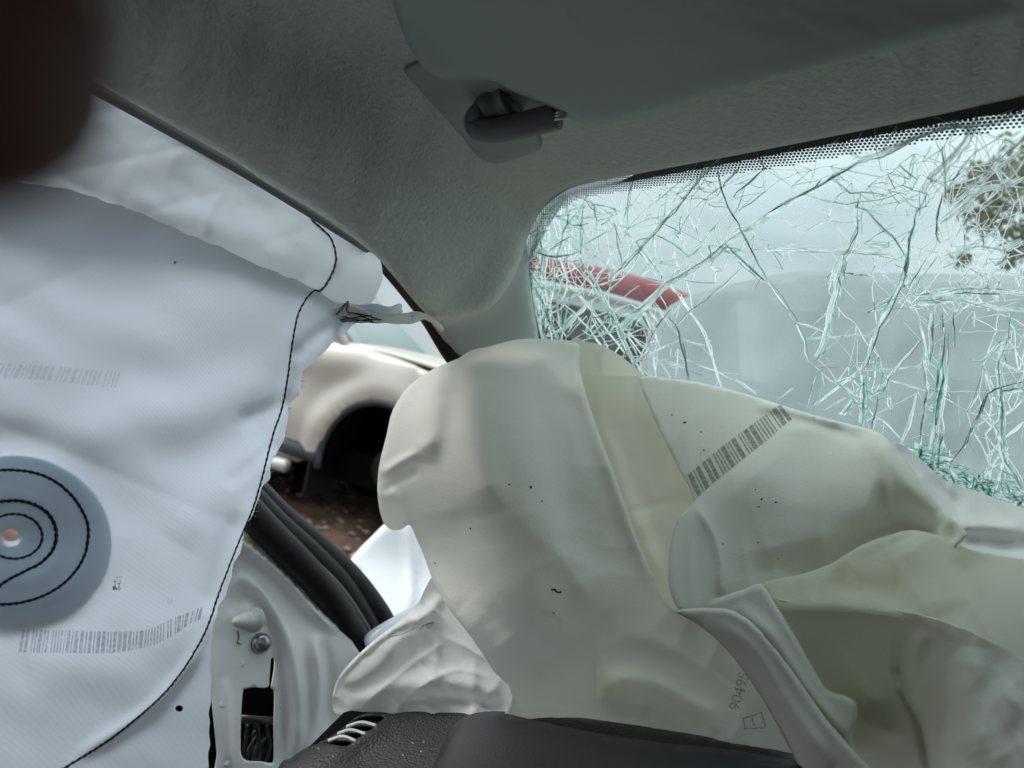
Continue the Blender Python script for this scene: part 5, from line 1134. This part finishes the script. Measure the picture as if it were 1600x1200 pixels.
# stones and clods on the soil
def stones():
    rr = np.random.RandomState(2); vs, fs = [], []
    bm = bmesh.new(); bmesh.ops.create_icosphere(bm, subdivisions=1, radius=1); bv = np.array([v.co[:] for v in bm.verts]); bf = [[v.index for v in f.verts] for f in bm.faces]; bm.free()
    for _ in range(1800):
        x, y = rr.uniform(-6.5, -1.0), rr.uniform(.3, 5.5); s = rr.uniform(.006, .03) * (2 if rr.rand() < .08 else 1)
        X = bv * (1 + rr.randn(len(bv), 1) * .18) * s * [1.2, .9, .6]; b0 = len(vs)
        vs.extend(X + [x, y, -.02]); fs.extend([[b0 + i for i in f] for f in bf])
    o = mesh_from('loose_stones', vs, fs, MAT['stone'], smooth=False); o['kind'] = 'stuff'
    o['label'] = 'loose stones and clods scattered on the brown soil'
stones()

# ------------------------------------------------------------------ the photographer's hand: a fingertip right beside the lens
def hand():
    root = empty('person', tuple(EYE + RGT * -.12 - UPV * .05 - FWD * .04), 'photographer with only a dark blurred fingertip in view, top left corner beside the lens', 'person')
    def c3(x, y, z): return EYE + RGT * x + UPV * y + FWD * z      # metres right, up and forward of the lens
    verts, edges, rad = [], [], []
    def add(p, r, par=None):
        verts.append(tuple(p)); rad.append(r)
        if par is not None: edges.append((par, len(verts) - 1))
        return len(verts) - 1
    palm = add(c3(-.115, -.035, -.035), .026)
    wrist = add(c3(-.125, -.100, -.060), .022, palm); fore = add(c3(-.135, -.19, -.10), .030, wrist); add(c3(-.15, -.30, -.16), .038, fore)
    kn = add(c3(-.108, .008, -.020), .022, palm)
    a = add(c3(-.095, .028, .010), .0095, kn); b = add(c3(-.068, .028, .032), .0085, a); cc = add(c3(-.034, .0155, .0290), .0086, b); add(c3(-.0174, .0135, .0268), .0078, cc)
    for k, (x, y) in enumerate([(-.125, .002), (-.128, -.020), (-.130, -.040)]):
        f0 = add(c3(x + .012, y + .006, -.012 - .004 * k), .0100, palm); f1 = add(c3(x + .024, y + .010, .016 - .004 * k), .0088, f0)
        f2 = add(c3(x + .048, y + .006, .020 - .004 * k), .0080, f1); add(c3(x + .058, y + .002, .006 - .004 * k), .0070, f2)
    t0 = add(c3(-.095, -.045, -.045), .0125, palm); t1 = add(c3(-.075, -.030, -.052), .0105, t0); add(c3(-.060, -.012, -.050), .0085, t1)
    me = bpy.data.meshes.new('hand'); me.from_pydata(verts, edges, []); o = link('hand', me, MAT['skin'], root)
    sk = o.modifiers.new('skin', 'SKIN'); sk.use_smooth_shade = True
    for i, r in enumerate(rad): me.skin_vertices[0].data[i].radius = (r, r)
    me.skin_vertices[0].data[palm].use_root = True
    ss = o.modifiers.new('sub', 'SUBSURF'); ss.levels = ss.render_levels = 2
    q = crom([c3(-.130, -.16, -.085), c3(-.142, -.24, -.13), c3(-.16, -.36, -.20)], 5)
    tube('sleeve', q, list(np.linspace(.040, .052, len(q))), MAT['cloth'], root, n=20)
    # unseen rest of the photographer, added to block light from behind and below
    def chain(name, pts, rads, eds, m_):
        me = bpy.data.meshes.new(name); me.from_pydata(pts, eds, []); o = link(name, me, m_, root)
        sk = o.modifiers.new('skin', 'SKIN'); sk.use_smooth_shade = True
        for i, r in enumerate(rads): me.skin_vertices[0].data[i].radius = (r, r)
        me.skin_vertices[0].data[0].use_root = True
        ss = o.modifiers.new('sub', 'SUBSURF'); ss.levels = ss.render_levels = 2; return o
    el = c3(-.16, -.36, -.20)
    chain('body', [(0, -.36, .66), (0, -.42, .86), (0, -.42, 1.03), (0, -.38, 1.13), (-.18, -.42, 1.04), tuple(el), (.18, -.42, 1.04), (.24, -.32, .80), (.16, -.10, .74),
                   (-.10, -.28, .64), (-.12, .12, .68), (-.12, .42, .42), (.10, -.28, .64), (.12, .12, .68), (.12, .42, .42)],
          [.15, .14, .13, .055, .07, .05, .07, .052, .04, .095, .075, .055, .095, .075, .055],
          [(0, 1), (1, 2), (2, 3), (2, 4), (4, 5), (2, 6), (6, 7), (7, 8), (0, 9), (9, 10), (10, 11), (0, 12), (12, 13), (13, 14)], MAT['cloth'])
    chain('head', [(0, -.34, 1.235), (0, -.37, 1.13), (0, -.33, 1.28), (0, -.245, 1.225)], [.088, .052, .078, .012], [(0, 1), (0, 2), (0, 3)], MAT['skin'])
    adopt(root)
hand()

# sub-parts were built in world coordinates under parts that sit at the origin
bpy.context.view_layer.update()
